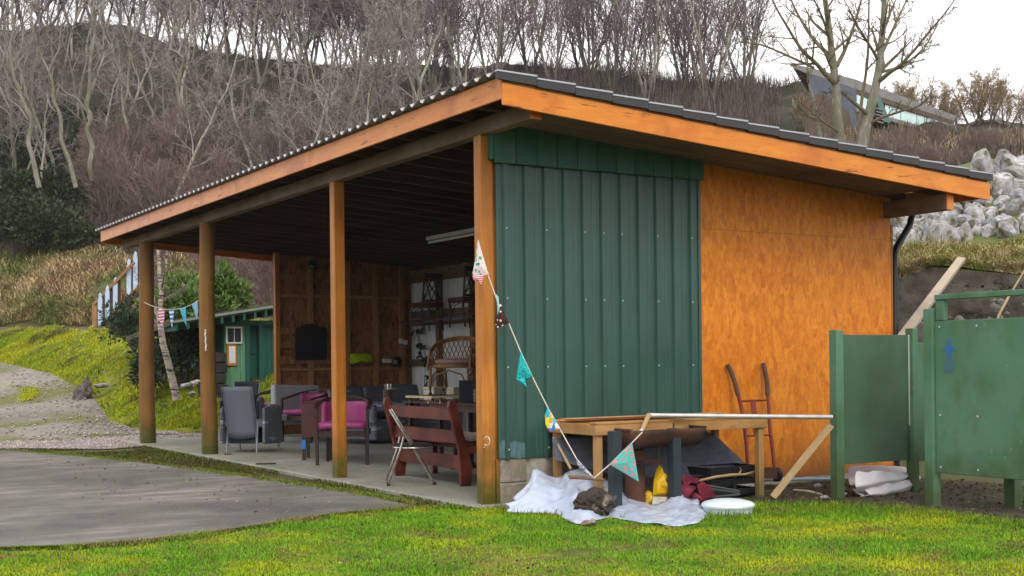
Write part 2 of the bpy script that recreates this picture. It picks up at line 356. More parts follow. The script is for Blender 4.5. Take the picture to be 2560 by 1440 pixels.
M_gpaint = mat('green_painted_ply', (.085, .20, .118), (.066, .165, .092), 2, (1, 1, .7), .6, .05, .003, c3=(.115, .225, .15), s3=1.3, t3=.56, w3=.2, c4=(.06, .13, .06), s4=3.2, t4=.62, w4=.12, moss=((.055, .085, .03), .45), speck=((.13, .23, .16), 12, .72), randobj=.06)
M_block = mat('concrete_block', (.36, .29, .265), (.22, .17, .155), 26, rough=.95, bump=.5, bdist=.008, c3=(.17, .18, .10), s3=3, t3=.56, w3=.1)
M_mort = mat('mortar', (.42, .40, .36), (.28, .27, .22), 14, rough=.95, bump=.3, c3=(.16, .17, .07), s3=4)
M_roof = mat('slate_grey_roof_sheet', (.125, .135, .15), (.095, .10, .115), 4, rough=.42, bump=.05, spec=.5, c3=(.17, .18, .19), s3=1.4)
M_zinc = mat('pale_galvanised_metal', (.72, .73, .75), (.55, .56, .58), 10, rough=.4, bump=.02, metal=.35)
M_white = mat('white_corrugated', (.68, .72, .73), (.60, .64, .65), 2, (1, 1, .4), .5, .03, c3=(.50, .53, .52), s3=1.2)
M_slab = mat('concrete_floor', (.33, .32, .29), (.24, .235, .21), 2.2, rough=.85, bump=.12, bdist=.006, c3=(.14, .155, .10), s3=.8, t3=.54, w3=.2, c4=(.10, .10, .085), s4=7, t4=.66, w4=.06, speck=((.36, .35, .32), 40, .64))
M_pad = mat('concrete_apron', (.265, .25, .22), (.145, .137, .125), 1.5, (.6, 1.7, 1), .9, .2, .006, c3=(.08, .076, .074), s3=.55, t3=.5, w3=.12, c4=(.105, .10, .085), s4=2.6, t4=.57, w4=.1, speck=((.23, .22, .20), 40, .67))
M_black = mat('black_plastic', (.012, .013, .016), (.02, .021, .025), 6, rough=.45, bump=.02)
M_pipe = mat('black_downpipe', (.014, .016, .02), rough=.4, bump=.02)

# ------------------------------------------------------------------ ground
M_ground = mat('earth_and_moss', (.075, .062, .034), (.052, .06, .018), 3.5, rough=.95, bump=.6, bdist=.03, c3=(.07, .085, .016), s3=.7, t3=.5, w3=.15, c4=(.10, .085, .06), s4=30, t4=.62, w4=.05)
mb = MB()
S = 400.
mb.grid(lambda a, b: (CAM[0] + (a - .5) * 2 * S, CAM[1] + (b - .3) * 2 * S, -.012), 40, 40)
struct('ground', mb, M_ground)

PAD = [atz(x, y, 0) for x, y in [(-420, 1398), (0, 1379), (180, 1373), (420, 1353), (620, 1325), (850, 1290), (1036, 1268), (905, 1238), (700, 1206), (520, 1180), (300, 1152), (100, 1134), (-300, 1108)]]
struct('concrete_apron', sheet(PAD, .012, .03), M_pad)
mb = MB(); mb.box((-.16, -.10, -.05), (4.95, 11.3, .03)); struct('shed_floor_slab', mb, M_slab, bevel=.012)

GRAVEL = [atz(x, y, 0) for x, y in [(-350, 1112), (-40, 1106), (150, 1096), (300, 1087), (430, 1084), (620, 1084), (620, 1098), (500, 1106), (395, 1113), (250, 1123), (60, 1121), (-350, 1130)]]
M_grav = mat('pink_gravel', (.36, .29, .28), (.22, .175, .17), 55, rough=.9, bump=.6, bdist=.02, c3=(.30, .27, .24), s3=1.5)
struct('gravel_strip', sheet(smooth_poly(GRAVEL, 4), .002), M_grav)
gp = scatter(GRAVEL, 9000, 3); gp[:, 2] = .004
def pebbles(P, size, seed=1):
    r = np.random.default_rng(seed); n = len(P); b = np.array([[1, 0, 0], [-1, 0, 0], [0, 1, 0], [0, -1, 0], [0, 0, 1], [0, 0, -1]], float)
    V = (P[:, None, :] + b[None] * (r.uniform(.6, 1.3, (n, 6, 1)) * np.broadcast_to(size, n)[:, None, None]) * np.array([1, 1, .7])).reshape(-1, 3); o = (np.arange(n) * 6)[:, None]
    return fast_mesh('pebbles', V, np.concatenate([o + [f] for f in ([0, 2, 4], [2, 1, 4], [1, 3, 4], [3, 0, 4], [2, 0, 5], [1, 2, 5], [3, 1, 5], [0, 3, 5])]))
M_peb = mat('pebble', (.40, .345, .33), (.25, .21, .205), 3, island=.35, rough=.85, bump=0)
tag(part('loose_gravel', pebbles(gp, RNG.uniform(.012, .03, len(gp))), M_peb), 'pinkish loose gravel in a strip beyond the apron', 'gravel', kind='stuff')

# ------------------------------------------------------------------ the open shed
SM = .0693; XE0, XE1 = -.34, 5.32; YE0, YE1 = -.9, 11.6
zr = lambda X: 3.385 - SM * (X - XE0)                     # underside of the roof sheets
shed = thing('open_shed', 'open timber shed with orange fascia, round and square posts and green metal end wall', 'shed', (0, 0, 0))
PT = 3.113
posts = [atz(1219, 1268, 0), atz(853, 1200, 0), atz(524, 1140, 0), atz(368, 1112, 0)]
PY_ = [0, float(posts[1][1]), float(posts[2][1]), float(posts[3][1])]
for i, y in enumerate(PY_):
    mb = MB()
    if i < 2:
        h = .06; mb.box((-h, y - h, -.02), (h, y + h, PT)); o = part('post', mb, M_post, shed, bevel=.008)
        o['label'] = ['square varnished corner post with a chalk squiggle', 'square orange varnished post'][i]
    else:
        r = .112 if i == 3 else .102
        zs = np.linspace(-.02, PT, 14); mb.tube([(.012 * math.sin(z * 1.7 + i), y + .012 * math.cos(z * 1.3 + i), z) for z in zs], [r * (1.06 - .03 * z) for z in zs], 18)
        o = part('post', mb, M_round, shed, smooth=True); o['label'] = ['', '', 'round brown post with a silvery strip', 'round mossy brown end post'][i]
# battens nailed beside the corner post
mb = MB(); mb.box((.062, -.065, -.01), (.092, -.03, .4)); part('batten', mb, M_post, shed, bevel=.003)
mb = MB(); mb.box((-.075, -.064, -.01), (-.061, -.035, 1.0 * .62)); part('batten', mb, M_post, shed, bevel=.003)
mb = MB(); mb.box((.0605, -.028, 0), (.099, .0, 3.1)); part('filler_board', mb, M_post, shed)
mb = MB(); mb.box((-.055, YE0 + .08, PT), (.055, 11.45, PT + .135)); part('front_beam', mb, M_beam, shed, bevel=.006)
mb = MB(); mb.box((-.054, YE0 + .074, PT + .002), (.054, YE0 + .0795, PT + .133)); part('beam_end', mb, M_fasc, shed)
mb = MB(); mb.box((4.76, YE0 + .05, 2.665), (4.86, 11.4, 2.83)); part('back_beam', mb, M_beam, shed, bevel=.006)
mb = MB(); mb.box((4.762, YE0 + .044, 2.667), (4.858, YE0 + .0495, 2.828)); part('beam_end', mb, M_fasc, shed)
# rafters
rm = None; ys = np.arange(YE0 + .52, YE1 - .05, .505)
for y in ys:
    if rm is None:
        mb = MB(); a, b = XE0 + .03, XE1 - .05
        mb.hexa([(a, -.024, zr(a) - .125), (b, -.024, zr(b) - .125), (b, .024, zr(b) - .125), (a, .024, zr(a) - .125), (a, -.024, zr(a) - .012), (b, -.024, zr(b) - .012), (b, .024, zr(b) - .012), (a, .024, zr(a) - .012)])
        rm = part('rafter', mb, M_raft, shed); rm.location = (0, float(y), 0)
    else: twin(rm, (0, y, 0))
# lining boards under the sheets
db = None; W = .6; xs = np.arange(XE0 + .035, XE1 - .06, W)
for x in xs:
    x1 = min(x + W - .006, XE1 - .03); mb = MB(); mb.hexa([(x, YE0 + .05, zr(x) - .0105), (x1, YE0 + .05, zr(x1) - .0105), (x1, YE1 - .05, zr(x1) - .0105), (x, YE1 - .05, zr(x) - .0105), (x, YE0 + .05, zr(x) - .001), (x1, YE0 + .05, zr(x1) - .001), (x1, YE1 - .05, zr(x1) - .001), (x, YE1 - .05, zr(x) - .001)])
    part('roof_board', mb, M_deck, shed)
# fascia boards
mb = MB(); mb.box((XE0 - .024, YE0 - .002, 3.222), (XE0, 5.1, 3.392)); part('fascia_board', mb, M_fasc, shed, bevel=.004)
mb = MB(); mb.box((XE0 - .024, 5.104, 3.222), (XE0, YE1, 3.392)); part('fascia_board', mb, M_fasc, shed, bevel=.004)
def slope_board(x0, x1, y0, y1, zb, zt):
    mb = MB(); return mb.hexa([(x0, y0, zr(x0) + zb), (x1, y0, zr(x1) + zb), (x1, y1, zr(x1) + zb), (x0, y1, zr(x0) + zb), (x0, y0, zr(x0) + zt), (x1, y0, zr(x1) + zt), (x1, y1, zr(x1) + zt), (x0, y1, zr(x0) + zt)])
part('fascia_board', slope_board(XE0 - .022, XE1, YE0 - .027, YE0 - .003, -.215, -.042), M_fasc, shed, bevel=.004)
M_stripb = mat('brown_batten', (.40, .22, .10), (.28, .14, .06), 3, (.6, 5, 5), .7, .1)  # brown timber strip between fascia and sheets, in its own colour
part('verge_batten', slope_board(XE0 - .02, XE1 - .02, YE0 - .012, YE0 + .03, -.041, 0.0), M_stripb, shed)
part('fascia_board', slope_board(XE0, XE1, YE1 - .024, YE1, -.19, -.02), M_fasc, shed, bevel=.004)
mb = MB(); mb.box((XE1 - .03, YE0, zr(XE1) - .19), (XE1 - .008, YE1 - .03, zr(XE1) - .02)); part('fascia_board', mb, M_fasc, shed, bevel=.004)
# soffit boards under the end overhang
xs = np.linspace(.07, 4.75, 4)
ysf = [YE0 - .002, -.62, -.32, -.03]
for j in range(3):
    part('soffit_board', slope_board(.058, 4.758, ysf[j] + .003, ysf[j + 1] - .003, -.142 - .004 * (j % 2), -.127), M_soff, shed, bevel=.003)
# roof sheets: tile-effect courses, one mesh shared by all
CW = .36; per = .183; nw = 69; ny = nw * 8
def course_mesh():
    V = []; y = np.linspace(0, nw * per, ny + 1); ph = (y / per) % 1.0
    wv = .021 * (np.cos(2 * math.pi * ph)); wv = np.where(wv > 0, wv, wv * .75)
    rows = [(0., .004), (.12, .008), (CW - .02, .022), (CW + .012, .026), (CW + .016, .004)]
    for x, dz in rows: V.append(np.stack([np.full_like(y, x), y, wv + dz + .02 - SM * x], 1))
    V = np.concatenate(V); n = ny + 1; a = (np.arange(len(rows) - 1)[:, None] * n + np.arange(ny)[None]).ravel()
    me = fast_mesh('roof_course', V, np.stack([a, a + n, a + n + 1, a + 1], 1)); shade(me, 35); return me
cm = course_mesh(); first = None; x = XE0 - .085; k = 0
while x < XE1 - .05:
    if first is None: first = part('roof_course', cm, M_roof, shed, solid=.004); first.location = (x, YE0 - .04, zr(x)); o = first
    else: o = twin(first, (x, YE0 - .04, zr(x)))
    x += CW; k += 1
# folded verge edge of every course: pale upper face, dark drip below
M_verge = mat('pale_verge_metal', (.48, .50, .56), (.38, .40, .46), 5, rough=.4, bump=.03, metal=.2)
vx = XE0 - .085; v0 = None
mb = MB(); mb.hexa([(0, -.012, .028), (CW - .004, -.012, .045 - SM * CW), (CW - .004, .03, .045 - SM * CW), (0, .03, .028), (0, -.012, .038), (CW - .004, -.012, .058 - SM * CW), (CW - .004, .03, .058 - SM * CW), (0, .03, .038)])
mb2 = MB(); mb2.hexa([(0, -.008, -.03), (CW - .004, -.008, -.02 - SM * CW), (CW - .004, .02, -.02 - SM * CW), (0, .02, -.03), (0, -.008, .0275), (CW - .004, -.008, .0445 - SM * CW), (CW - .004, .02, .0445 - SM * CW), (0, .02, .0275)])
while vx < XE1 - .05:
    if v0 is None: v0 = part('verge_flashing', mb, M_verge, shed); v1 = part('verge_drip', mb2, mat('dark_verge', (.045, .048, .052), rough=.5, bump=.02), shed); v0.location = v1.location = (vx, YE0 - .045, zr(vx))
    else: twin(v0, (vx, YE0 - .045, zr(vx))); twin(v1, (vx, YE0 - .045, zr(vx)))
    vx += CW
# pale crescents standing in for sky light on the pan ends along the eave
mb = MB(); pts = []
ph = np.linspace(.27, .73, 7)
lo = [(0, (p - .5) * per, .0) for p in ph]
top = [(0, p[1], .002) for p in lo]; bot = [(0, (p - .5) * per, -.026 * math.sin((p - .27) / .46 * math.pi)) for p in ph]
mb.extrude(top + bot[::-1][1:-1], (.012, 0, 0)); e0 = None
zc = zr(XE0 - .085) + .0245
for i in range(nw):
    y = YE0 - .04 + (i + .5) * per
    if e0 is None: e0 = part('eave_highlight', mb, M_zinc, shed); e0.location = (XE0 - .1, y, zc)
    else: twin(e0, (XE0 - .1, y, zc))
# end wall towards the lawn: green box-profile sheet, green boards above, orange strand board
def clad_mesh(x0, x1, z0, z1, y, pitch=.2, rib=.026):
    prof = [(x0, y)]; x = .075 - .085 if x0 < .1 else x0
    while x < x1 - .01:
        for dx, dy in ((0, 0), (.062, 0), (.066, .004), (.070, 0), (.112, 0), (.116, .004), (.12, 0), (.146, 0), (.158, rib), (.186, rib), (.198, 0)):
            if x0 < x + dx <= x1: prof.append((x + dx, y - dy))
        x += pitch
    prof.append((x1, y)); mb = MB(); n = len(prof)
    for z in (z0, z1): mb.v += [(p[0], p[1], z) for p in prof]
    mb.f += [(i, i + 1, n + i + 1, n + i) for i in range(n - 1)]; return mb
GX1 = 2.27
o = part('cladding_sheet', clad_mesh(.075, 1.194, .40, 2.95, -.075), M_clad, shed, solid=.003)
o = part('cladding_sheet', clad_mesh(1.195, GX1, .40, 2.95, -.077), M_clad, shed, solid=.003)
mb = MB(); mb.box((GX1 - .02, -.092, .40), (GX1 + .012, -.066, 2.93)); part('cladding_edge_trim', mb, M_clad, shed, bevel=.004)
mb = MB(); mb.lathe([(.008, 0), (.008, .004), (.005, .007)], 8); sm = mesh_of(mb, 'screw'); sm.materials.append(mat('dull_screw', (.50, .52, .52), rough=.5, metal=.3, bump=0)); s0 = None
for z in (2.34, 1.75, 1.17, .48):
    for sx in (1258, 1355, 1456, 1506, 1551, 1645, 1733):
        p = atY(sx, 745, -.1)
        if z < .5 and sx > 1400: continue
        Xs = -.01 + .172 + .2 * round((p[0] + .01 - .172) / .2)
        if Xs > GX1 - .03: Xs = GX1 - .004
        if s0 is None: s0 = part('screw', sm, None, shed); s0.rotation_euler = (math.radians(90), 0, 0); s0.location = (Xs, -.104, z); 
        else: c = twin(s0, (Xs, -.104, z)); c.rotation_euler = (math.radians(90), 0, 0)
xs = np.arange(.04, GX1 + .02, .208)
for i, x in enumerate(xs):
    x1 = min(x + .202, GX1 + .02); pr = .012 * (i % 2) * 0 + (.006 if i % 2 else 0)
    mb = MB(); mb.hexa([(x, -.135 - pr, 2.878), (x1, -.135, 2.878), (x1, -.112, 2.878), (x, -.112, 2.878), (x, -.135 - pr, zr(x) - .15), (x1, -.135, zr(x1) - .15), (x1, -.112, zr(x1) - .15), (x, -.112, zr(x) - .15)])
    part('board', mb, M_gboard, shed, bevel=.004)
mb = MB(); mb.box((.012, -.128, 2.905), (.038, -.062, zr(0) - .15)); part('board', mb, M_gboard, shed, bevel=.003)
seams = [(GX1 + .014, 3.52), (3.5215, 4.87)]
for a, b in seams:
    mb = MB(); mb.box((a, -.05, .06), (b, -.036, 2.4385)); part('strand_board', mb, M_osb, shed)
    mb = MB(); mb.hexa([(a, -.0495, 2.44), (b, -.0495, 2.44), (b, -.036, 2.44), (a, -.036, 2.44), (a, -.05, zr(a) - .146), (b, -.05, zr(b) - .146), (b, -.036, zr(b) - .146), (a, -.036, zr(a) - .146)]); part('strand_board', mb, M_osb, shed, bevel=.002)
mb = MB(); mb.box((4.874, -.055, .06), (4.888, .05, 2.6)); part('corner_strip', mb, M_post, shed)
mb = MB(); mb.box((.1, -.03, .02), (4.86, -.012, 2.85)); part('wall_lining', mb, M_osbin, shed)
# concrete block plinth
rnd = random.Random(3)
bx = [(.10, .36), (.37, .80), (.81, 1.25), (1.26, 1.70), (1.71, 2.15), (2.16, 2.6), (2.61, 3.05), (3.06, 3.5), (3.51, 3.95), (3.96, 4.4), (4.41, 4.85)]
for row, (z0, z1) in enumerate(((-.01, .19), (.2, .395))):
    for i, (a, b) in enumerate(bx):
        if row == 1 and a > 2.2: continue
        off = .18 if row and i else 0
        mb = MB(); d = rnd.uniform(0, .008); mb.box((a + (off if i else 0), -.068 - d, z0), (min(b + off, 2.25) if row else b, -.032, z1 if a < 2.2 else .055)); part('concrete_block', mb, M_block, shed, bevel=.008)
mb = MB(); mb.box((.098, -.06, -.01), (4.86, -.033, .054)); mb.box((.098, -.06, .055), (2.24, -.033, .396)); part('mortar', mb, M_mort, shed)
# back wall: white corrugated sheets on a timber frame
def corr(y0, y1, z0, z1, x, pitch=.12, d=.022):
    mb = MB(); prof = []; y = y0
    while y < y1:
        for t, h in ((0, 0), (.035, 0), (.055, d), (.09, d), (.11, 0)):
            if y + t <= y1: prof.append((x - h, y + t))
        y += pitch
    prof.append((x, y1)); n = len(prof)
    for z in (z0, z1): mb.v += [(p[0], p[1], z) for p in prof]
    mb.f += [(i, n + i, n + i + 1, i + 1) for i in range(n - 1)]; return mb
for i in range(9): part('wall_sheet', corr(.02 + i * 1.2, .02 + i * 1.2 + 1.205, .03, 2.66, 4.83 - .002 * (i % 2)), M_white, shed, solid=.003)
for y in np.arange(.3, 10.9, 1.17):
    mb = MB(); mb.box((4.715, y - .045, .03), (4.80, y + .045, 2.664)); part('stud', mb, M_studd, shed, bevel=.003)
for z in [float(atX(1100, q_, 4.73)[2]) for q_ in (906, 802, 782, 690)]:
    for i in range(9):
        y = .3 + i * 1.17; mb = MB(); mb.box((4.735, y + .047, z - .06), (4.798, y + 1.123, z + .06)); part('noggin', mb, M_studd, shed, bevel=.003)
# far end wall: strand board on studs, with shelf boards
YF = 10.75; XL = float(atY(684, 800, YF)[0])
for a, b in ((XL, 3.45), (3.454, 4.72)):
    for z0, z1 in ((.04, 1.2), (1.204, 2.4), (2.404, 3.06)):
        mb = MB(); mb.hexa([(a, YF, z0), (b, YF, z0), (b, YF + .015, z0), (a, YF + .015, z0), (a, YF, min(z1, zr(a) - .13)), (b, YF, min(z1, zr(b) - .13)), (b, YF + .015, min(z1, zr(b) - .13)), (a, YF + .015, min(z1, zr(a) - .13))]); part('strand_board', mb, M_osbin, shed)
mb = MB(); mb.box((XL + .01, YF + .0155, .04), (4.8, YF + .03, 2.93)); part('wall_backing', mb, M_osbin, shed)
sx = [XL + .04, float(atY(773, 800, YF)[0]), float(atY(866, 800, YF)[0]), float(atY(936, 800, YF)[0]), float(atY(1001, 800, YF)[0])]
for i, X in enumerate(sx):
    mb = MB(); mb.box((X - .04, YF - .09, .04), (X + .04, YF - .002, zr(X) - .135)); part('stud', mb, M_post if i == 0 else M_stud, shed, bevel=.003)
zs = [float(atY(850, y, YF)[2]) for y in (742, 822, 872, 912)]
for k, (y, hh) in enumerate(((742, .05), (828, .11), (862, .11), (900, .13), (923, .05))):
    z = float(atY(800, y, YF)[2])
    for i in range(4):
        if k in (1, 2) and i > 1: continue
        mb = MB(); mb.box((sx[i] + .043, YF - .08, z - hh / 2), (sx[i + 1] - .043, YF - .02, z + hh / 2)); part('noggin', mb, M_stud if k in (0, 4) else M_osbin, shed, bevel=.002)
# rainwater pipe
mb = MB(); mb.tube([(4.945, -.03, 0), (4.945, -.03, 2.28), (5.0, .0, 2.36), (5.24, .02, 2.62), (5.30, .02, 2.78)], .034, 10); part('downpipe', mb, M_pipe, shed, smooth=True)
mb = MB(); mb.tube([(5.36, YE0 + .02, 2.87), (5.36, YE1, 2.85)], .05, 8); part('gutter', mb, M_pipe, shed, smooth=True)
mb = MB(); mb.box((4.9, -.02, .0), (4.935, .06, 2.6)); part('dark_edge_board', mb, M_pipe, shed)
# chalk squiggle on the corner post, silvery strip on the round post, paint patch on the sheet
M_chalk = mat('chalk', (.75, .72, .62), rough=.95, bump=0)
mb = MB(); q = [atX(x, y, -.0615) for x, y in [(1209, 1098), (1214, 1092), (1221, 1093), (1225, 1101), (1223, 1111), (1216, 1114), (1211, 1111)]]
mb.tube(q, .0035, 5); q = [atX(x, y, -.0615) for x, y in [(1202, 1131), (1205, 1121), (1212, 1117)]]; mb.tube(q, .0035, 5)
part('chalk_squiggle', mb, M_chalk, shed)
mb = MB(); p0, p1 = atX(513, 823, -.108), atX(515, 877, -.108); q = [p0 + (p1 - p0) * t + RT * .006 * math.sin(t * 19) for t in np.linspace(0, 1, 9)]
for a, b in zip(q[:-1], q[1:]): mb.bar(a, b, .045, .006, up=(-1, 0, 0))
part('silver_strip', mb, M_zinc, shed)
mb = MB(); p = [atY(x, y, -.0785 - .0) for x, y in [(1248, 1108), (1262, 1098), (1276, 1106), (1290, 1101), (1303, 1108), (1318, 1104), (1320, 1142), (1300, 1147), (1280, 1142), (1250, 1146)]]
mb.add(p, [tuple(range(len(p)))]); part('paint_patch', mb, mat('pale_blue_paint_patch', (.10, .20, .22), (.06, .13, .13), 14, rough=.6, bump=.05), shed)

# ------------------------------------------------------------------ lawn
LAWN = [atz(x, y, 0) for x, y in [(-60, 1382), (180, 1374), (420, 1354), (620, 1326), (850, 1291), (1040, 1267), (1150, 1262), (1260, 1262), (1500, 1275), (1700, 1275), (1900, 1262), (2100, 1262), (2300, 1275), (2440, 1290), (2620, 1310), (3300, 1330), (3000, 1900), (1280, 2600), (-900, 1900), (-900, 1480)]]
M_lawn = mat('mossy_turf', (.16, .17, .02), (.075, .065, .022), 18, rough=.95, bump=.7, bdist=.03, c3=(.075, .06, .02), s3=1.3, t3=.63, w3=.1, c4=(.24, .27, .015), s4=1.1, t4=.6, w4=.1)
struct('lawn', sheet(LAWN, .0), M_lawn)
gp = scatter(LAWN, 420000, 11); r = np.random.default_rng(5)
dv = (gp - CAM) @ FW; gp = gp[(dv > 6.2) & (dv < 14)]; dv = (gp - CAM) @ FW; la = (gp - CAM) @ RT; gp = gp[np.abs(la) < dv * .5]; dv = (gp - CAM) @ FW
nn = fbm(gp * .9, 3, 3); bare = fbm(gp * np.array([.8, 1.6, 1]) + 5, 8, 3); PLF = [atz(x, y, 0) for x, y in [(1262, 1283), (1330, 1282), (1390, 1284), (1440, 1312), (1470, 1310), (1520, 1292), (1580, 1304), (1640, 1312), (1700, 1316), (1745, 1308), (1772, 1290), (1772, 1240), (1262, 1240)]]
keep = (bare < .42 + .3 * r.uniform(-1, 1, len(gp))) & ~in_poly(gp, PLF); gp = gp[keep]; nn = nn[keep]; dv = dv[keep]
edge = np.clip((dv - 9.0) / 1.5, 0, 1); rightish = np.clip(((gp - CAM) @ RT) / 3, 0, 1)
tuft = np.clip(fbm(gp * 4.5, 91, 2) - .15, 0, 1); gh = r.uniform(.010, .022, len(gp)) * (1 + .5 * np.clip(nn, 0, 1) + 2.6 * tuft) + r.uniform(0, .04, len(gp)) * edge * (.3 + rightish) * (r.uniform(size=len(gp)) < .35)
def attr_mat(name, cols, rough=.8, s=1.1, island=.3, st=(1, 1, 1), trl=.0):
    """vegetation: three natural colours by place plus a value change from blade to blade"""
    return mat(name, cols[0], cols[1], s * 3, st, rough, 0, c3=cols[2], s3=s, t3=.53, w3=.1, island=island, spec=.12, c4=cols[3] if len(cols) > 3 else None, s4=s * 2.1, t4=.59, w4=.07)
M_grass = mat('grass_blades', (.17, .35, .016), (.085, .22, .012), 2.6, rough=.8, bump=0, c3=(.38, .42, .012), s3=.95, t3=.56, w3=.09, c4=(.20, .15, .05), s4=2.2, t4=.62, w4=.06, island=.17, spec=.12)
tag(part('grass', blades(gp, gh, r.uniform(.004, .009, len(gp)), .8, 4), M_grass), 'short mossy grass of the lawn in front of the shed', 'grass', kind='stuff')
# ragged turf creeping over the edges of the apron
ed = np.array([np.array(p) for p in smooth_poly(PAD, 10)]); ei = r.integers(0, len(ed), 26000); ef = r.uniform(size=(26000, 1)); ep = ed[ei] * (1 - ef) + ed[(ei + 1) % len(ed)] * ef
ep = ep + np.abs(fbm(ep * 3, 61, 3))[:, None] * r.normal(size=ep.shape) * np.array([.14, .14, 0]); ep[:, 2] = .01; k = ((ep - CAM) @ FW) > 6; ep = ep[k]
tag(part('apron_edge_turf', blades(ep, r.uniform(.012, .035, len(ep)), r.uniform(.004, .01, len(ep)), .9, 24), attr_mat('edge_turf', [(.16, .24, .02), (.11, .18, .016), (.20, .16, .06)], s=1.5)), 'ragged turf and moss creeping over the edges of the concrete apron', 'turf', kind='stuff')
# worn moss and litter along the slab edge
STRIP = [atz(x, y, 0) for x, y in [(385, 1114), (520, 1141), (700, 1172), (850, 1205), (1010, 1238), (1190, 1262), (1200, 1280), (1040, 1275), (905, 1238), (700, 1206), (520, 1180), (300, 1152), (100, 1134), (60, 1124), (250, 1124)]]
gp = scatter(STRIP, 26000, 12); k = fbm(gp * 1.4, 21, 3) > -.12; gp = gp[k]
M_moss = attr_mat('moss_tufts', [(.065, .085, .010), (.09, .11, .012), (.06, .05, .02)], s=1.1)
tag(part('moss', blades(gp, r.uniform(.012, .04, len(gp)), r.uniform(.006, .016, len(gp)), .7, 9), M_moss), 'dark moss strip between the slab and the apron', 'moss', kind='stuff')
LEAFZONE = [atz(x, y, 0) for x, y in [(60, 1130), (400, 1118), (900, 1235), (1190, 1268), (1100, 1290), (600, 1290), (200, 1250)]]
lp = scatter(LEAFZONE, 330, 13); lp[:, 2] = .018
M_dead = mat('dead_leaf', (.30, .21, .11), (.14, .09, .05), 4, island=.5, rough=.9, bump=0)
d = r.normal(size=(len(lp), 3)); d[:, 2] = abs(d[:, 2]) * .15
tag(part('leaf_litter', leaves(lp, d, r.uniform(.015, .05, len(lp)), 3), M_dead), 'scattered dead leaves along the edge of the apron', 'leaves', kind='stuff')
lp = scatter(LAWN, 700, 15); dv = (lp - CAM) @ FW; lp = lp[(dv < 11) & (dv > 6)]; lp[:, 2] = .016; d = r.normal(size=(len(lp), 3)); d[:, 2] = abs(d[:, 2]) * .2
tag(part('lawn_leaf_litter', leaves(lp, d, r.uniform(.012, .035, len(lp)), 5), M_dead), 'small dead leaves lying about on the lawn', 'leaves', kind='stuff')
# dark worm casts and small clods on the lawn
lp = scatter(LAWN, 1700, 14); dv = (lp - CAM) @ FW; lp = lp[(dv < 11) & (dv > 6)]; lp[:, 2] = .008
tag(part('worm_casts', pebbles(lp, r.uniform(.004, .011, len(lp)), 4), mat('worm_cast', (.035, .028, .016), rough=1, bump=0)), 'small dark worm casts dotted over the lawn', 'soil', kind='stuff')

# ------------------------------------------------------------------ left: track, mossy bank, bracken bank
foot = [(-500, 872, 46), (-150, 892, 38), (0, 905, 34), (130, 935, 31), (230, 985, 28), (275, 1055, 25), (350, 1080, 23.2), (500, 1085, 22.6), (760, 1085, 22.3)]
tr0 = [(-500, 1112, 19.0), (-150, 1112, 19.8), (0, 1110, 19.85), (150, 1100, 20.6), (275, 1092, 21.4), (350, 1088, 21.9), (500, 1090, 21.5), (760, 1090, 21.2)]
trm = [(-500, 985, 36), (-150, 985, 31), (0, 990, 29), (130, 1010, 26.8), (230, 1040, 24.8), (275, 1073, 23.2), (350, 1084, 22.6), (500, 1087, 22.0), (760, 1087, 21.7)]
M_track = mat('grey_track', (.21, .195, .175), (.13, .12, .108), 7, rough=.95, bump=.5, bdist=.02, c3=(.25, .22, .19), s3=.5, t3=.5, w3=.15, c4=(.12, .125, .035), s4=.3, t4=.54, w4=.06)
track = Loft([tr0, trm, foot], -500, 760); struct('gravel_track', track.mesh('gravel_track', 120, 40, .05, .8, 3), M_track)
rr = np.random.default_rng(21)
tp = track.P(rr.uniform(.3, .75, 1600), rr.uniform(0, .98, 1600)); tp[:, 2] += .03
tag(part('track_stones', pebbles(tp, rr.uniform(.01, .035, len(tp)), 6), M_peb), 'small pale stones scattered on the grey track', 'stones', kind='stuff')
MED = Loft([[(-500, 1040, 28), (0, 1035, 27.0), (75, 1000, 27.6), (130, 985, 28.5)], [(-500, 960, 36), (0, 958, 31.2), (75, 968, 29.6), (130, 980, 28.6)]], -500, 95)
top = [(-500, 800, 50), (-150, 818, 41), (0, 825, 37.5), (150, 824, 35.5), (330, 826, 32), (420, 812, 30.5), (560, 800, 29), (760, 800, 28)]
mid = [(-500, 842, 48), (-150, 862, 39.6), (0, 872, 35.8), (130, 885, 33.2), (230, 915, 30.4), (300, 950, 28), (350, 975, 26.3), (500, 985, 25), (760, 985, 24.6)]
M_bank = mat('mossy_bank', (.17, .20, .014), (.09, .115, .012), 5, rough=.95, bump=1., bdist=.1, c3=(.05, .045, .018), s3=1.3, t3=.62, w3=.08, c4=(.28, .27, .016), s4=.8, t4=.56, w4=.12)
bank = Loft([foot, mid, top], -500, 760); struct('mossy_bank', bank.mesh('mossy_bank', 120, 60, .24, 1.7, 5), M_bank)
def on(loft, n, seed, t0=0., t1=1., s0=0., s1=1.):
    r = np.random.default_rng(seed); P = loft.P(r.uniform(s0, s1, n), r.uniform(t0, t1, n)); P[:, 2] += loft.amp * fbm(P * loft.freq, loft.seed) * .9; return P
bp = on(bank, 110000, 31, 0., 1., .25, 1.); nn = fbm(bp * 1.3, 40, 3); k = nn > -.28; bp, nn = bp[k], nn[k]
M_bankg = attr_mat('bank_moss_blades', [(.30, .36, .016), (.19, .28, .016), (.42, .42, .016), (.11, .10, .03)], s=.6)
tag(part('bank_moss', blades(bp, rr.uniform(.03, .085, len(bp)) * (1 + .8 * np.clip(nn, 0, 1)), rr.uniform(.008, .024, len(bp)), .9, 12), M_bankg), 'thick yellow-green moss and grass on the bank beside the track', 'moss', kind='stuff')
mp_ = on(track, 26000, 33, .25, .75, .22, .5); u = fbm(mp_ * .5, 51, 2); 
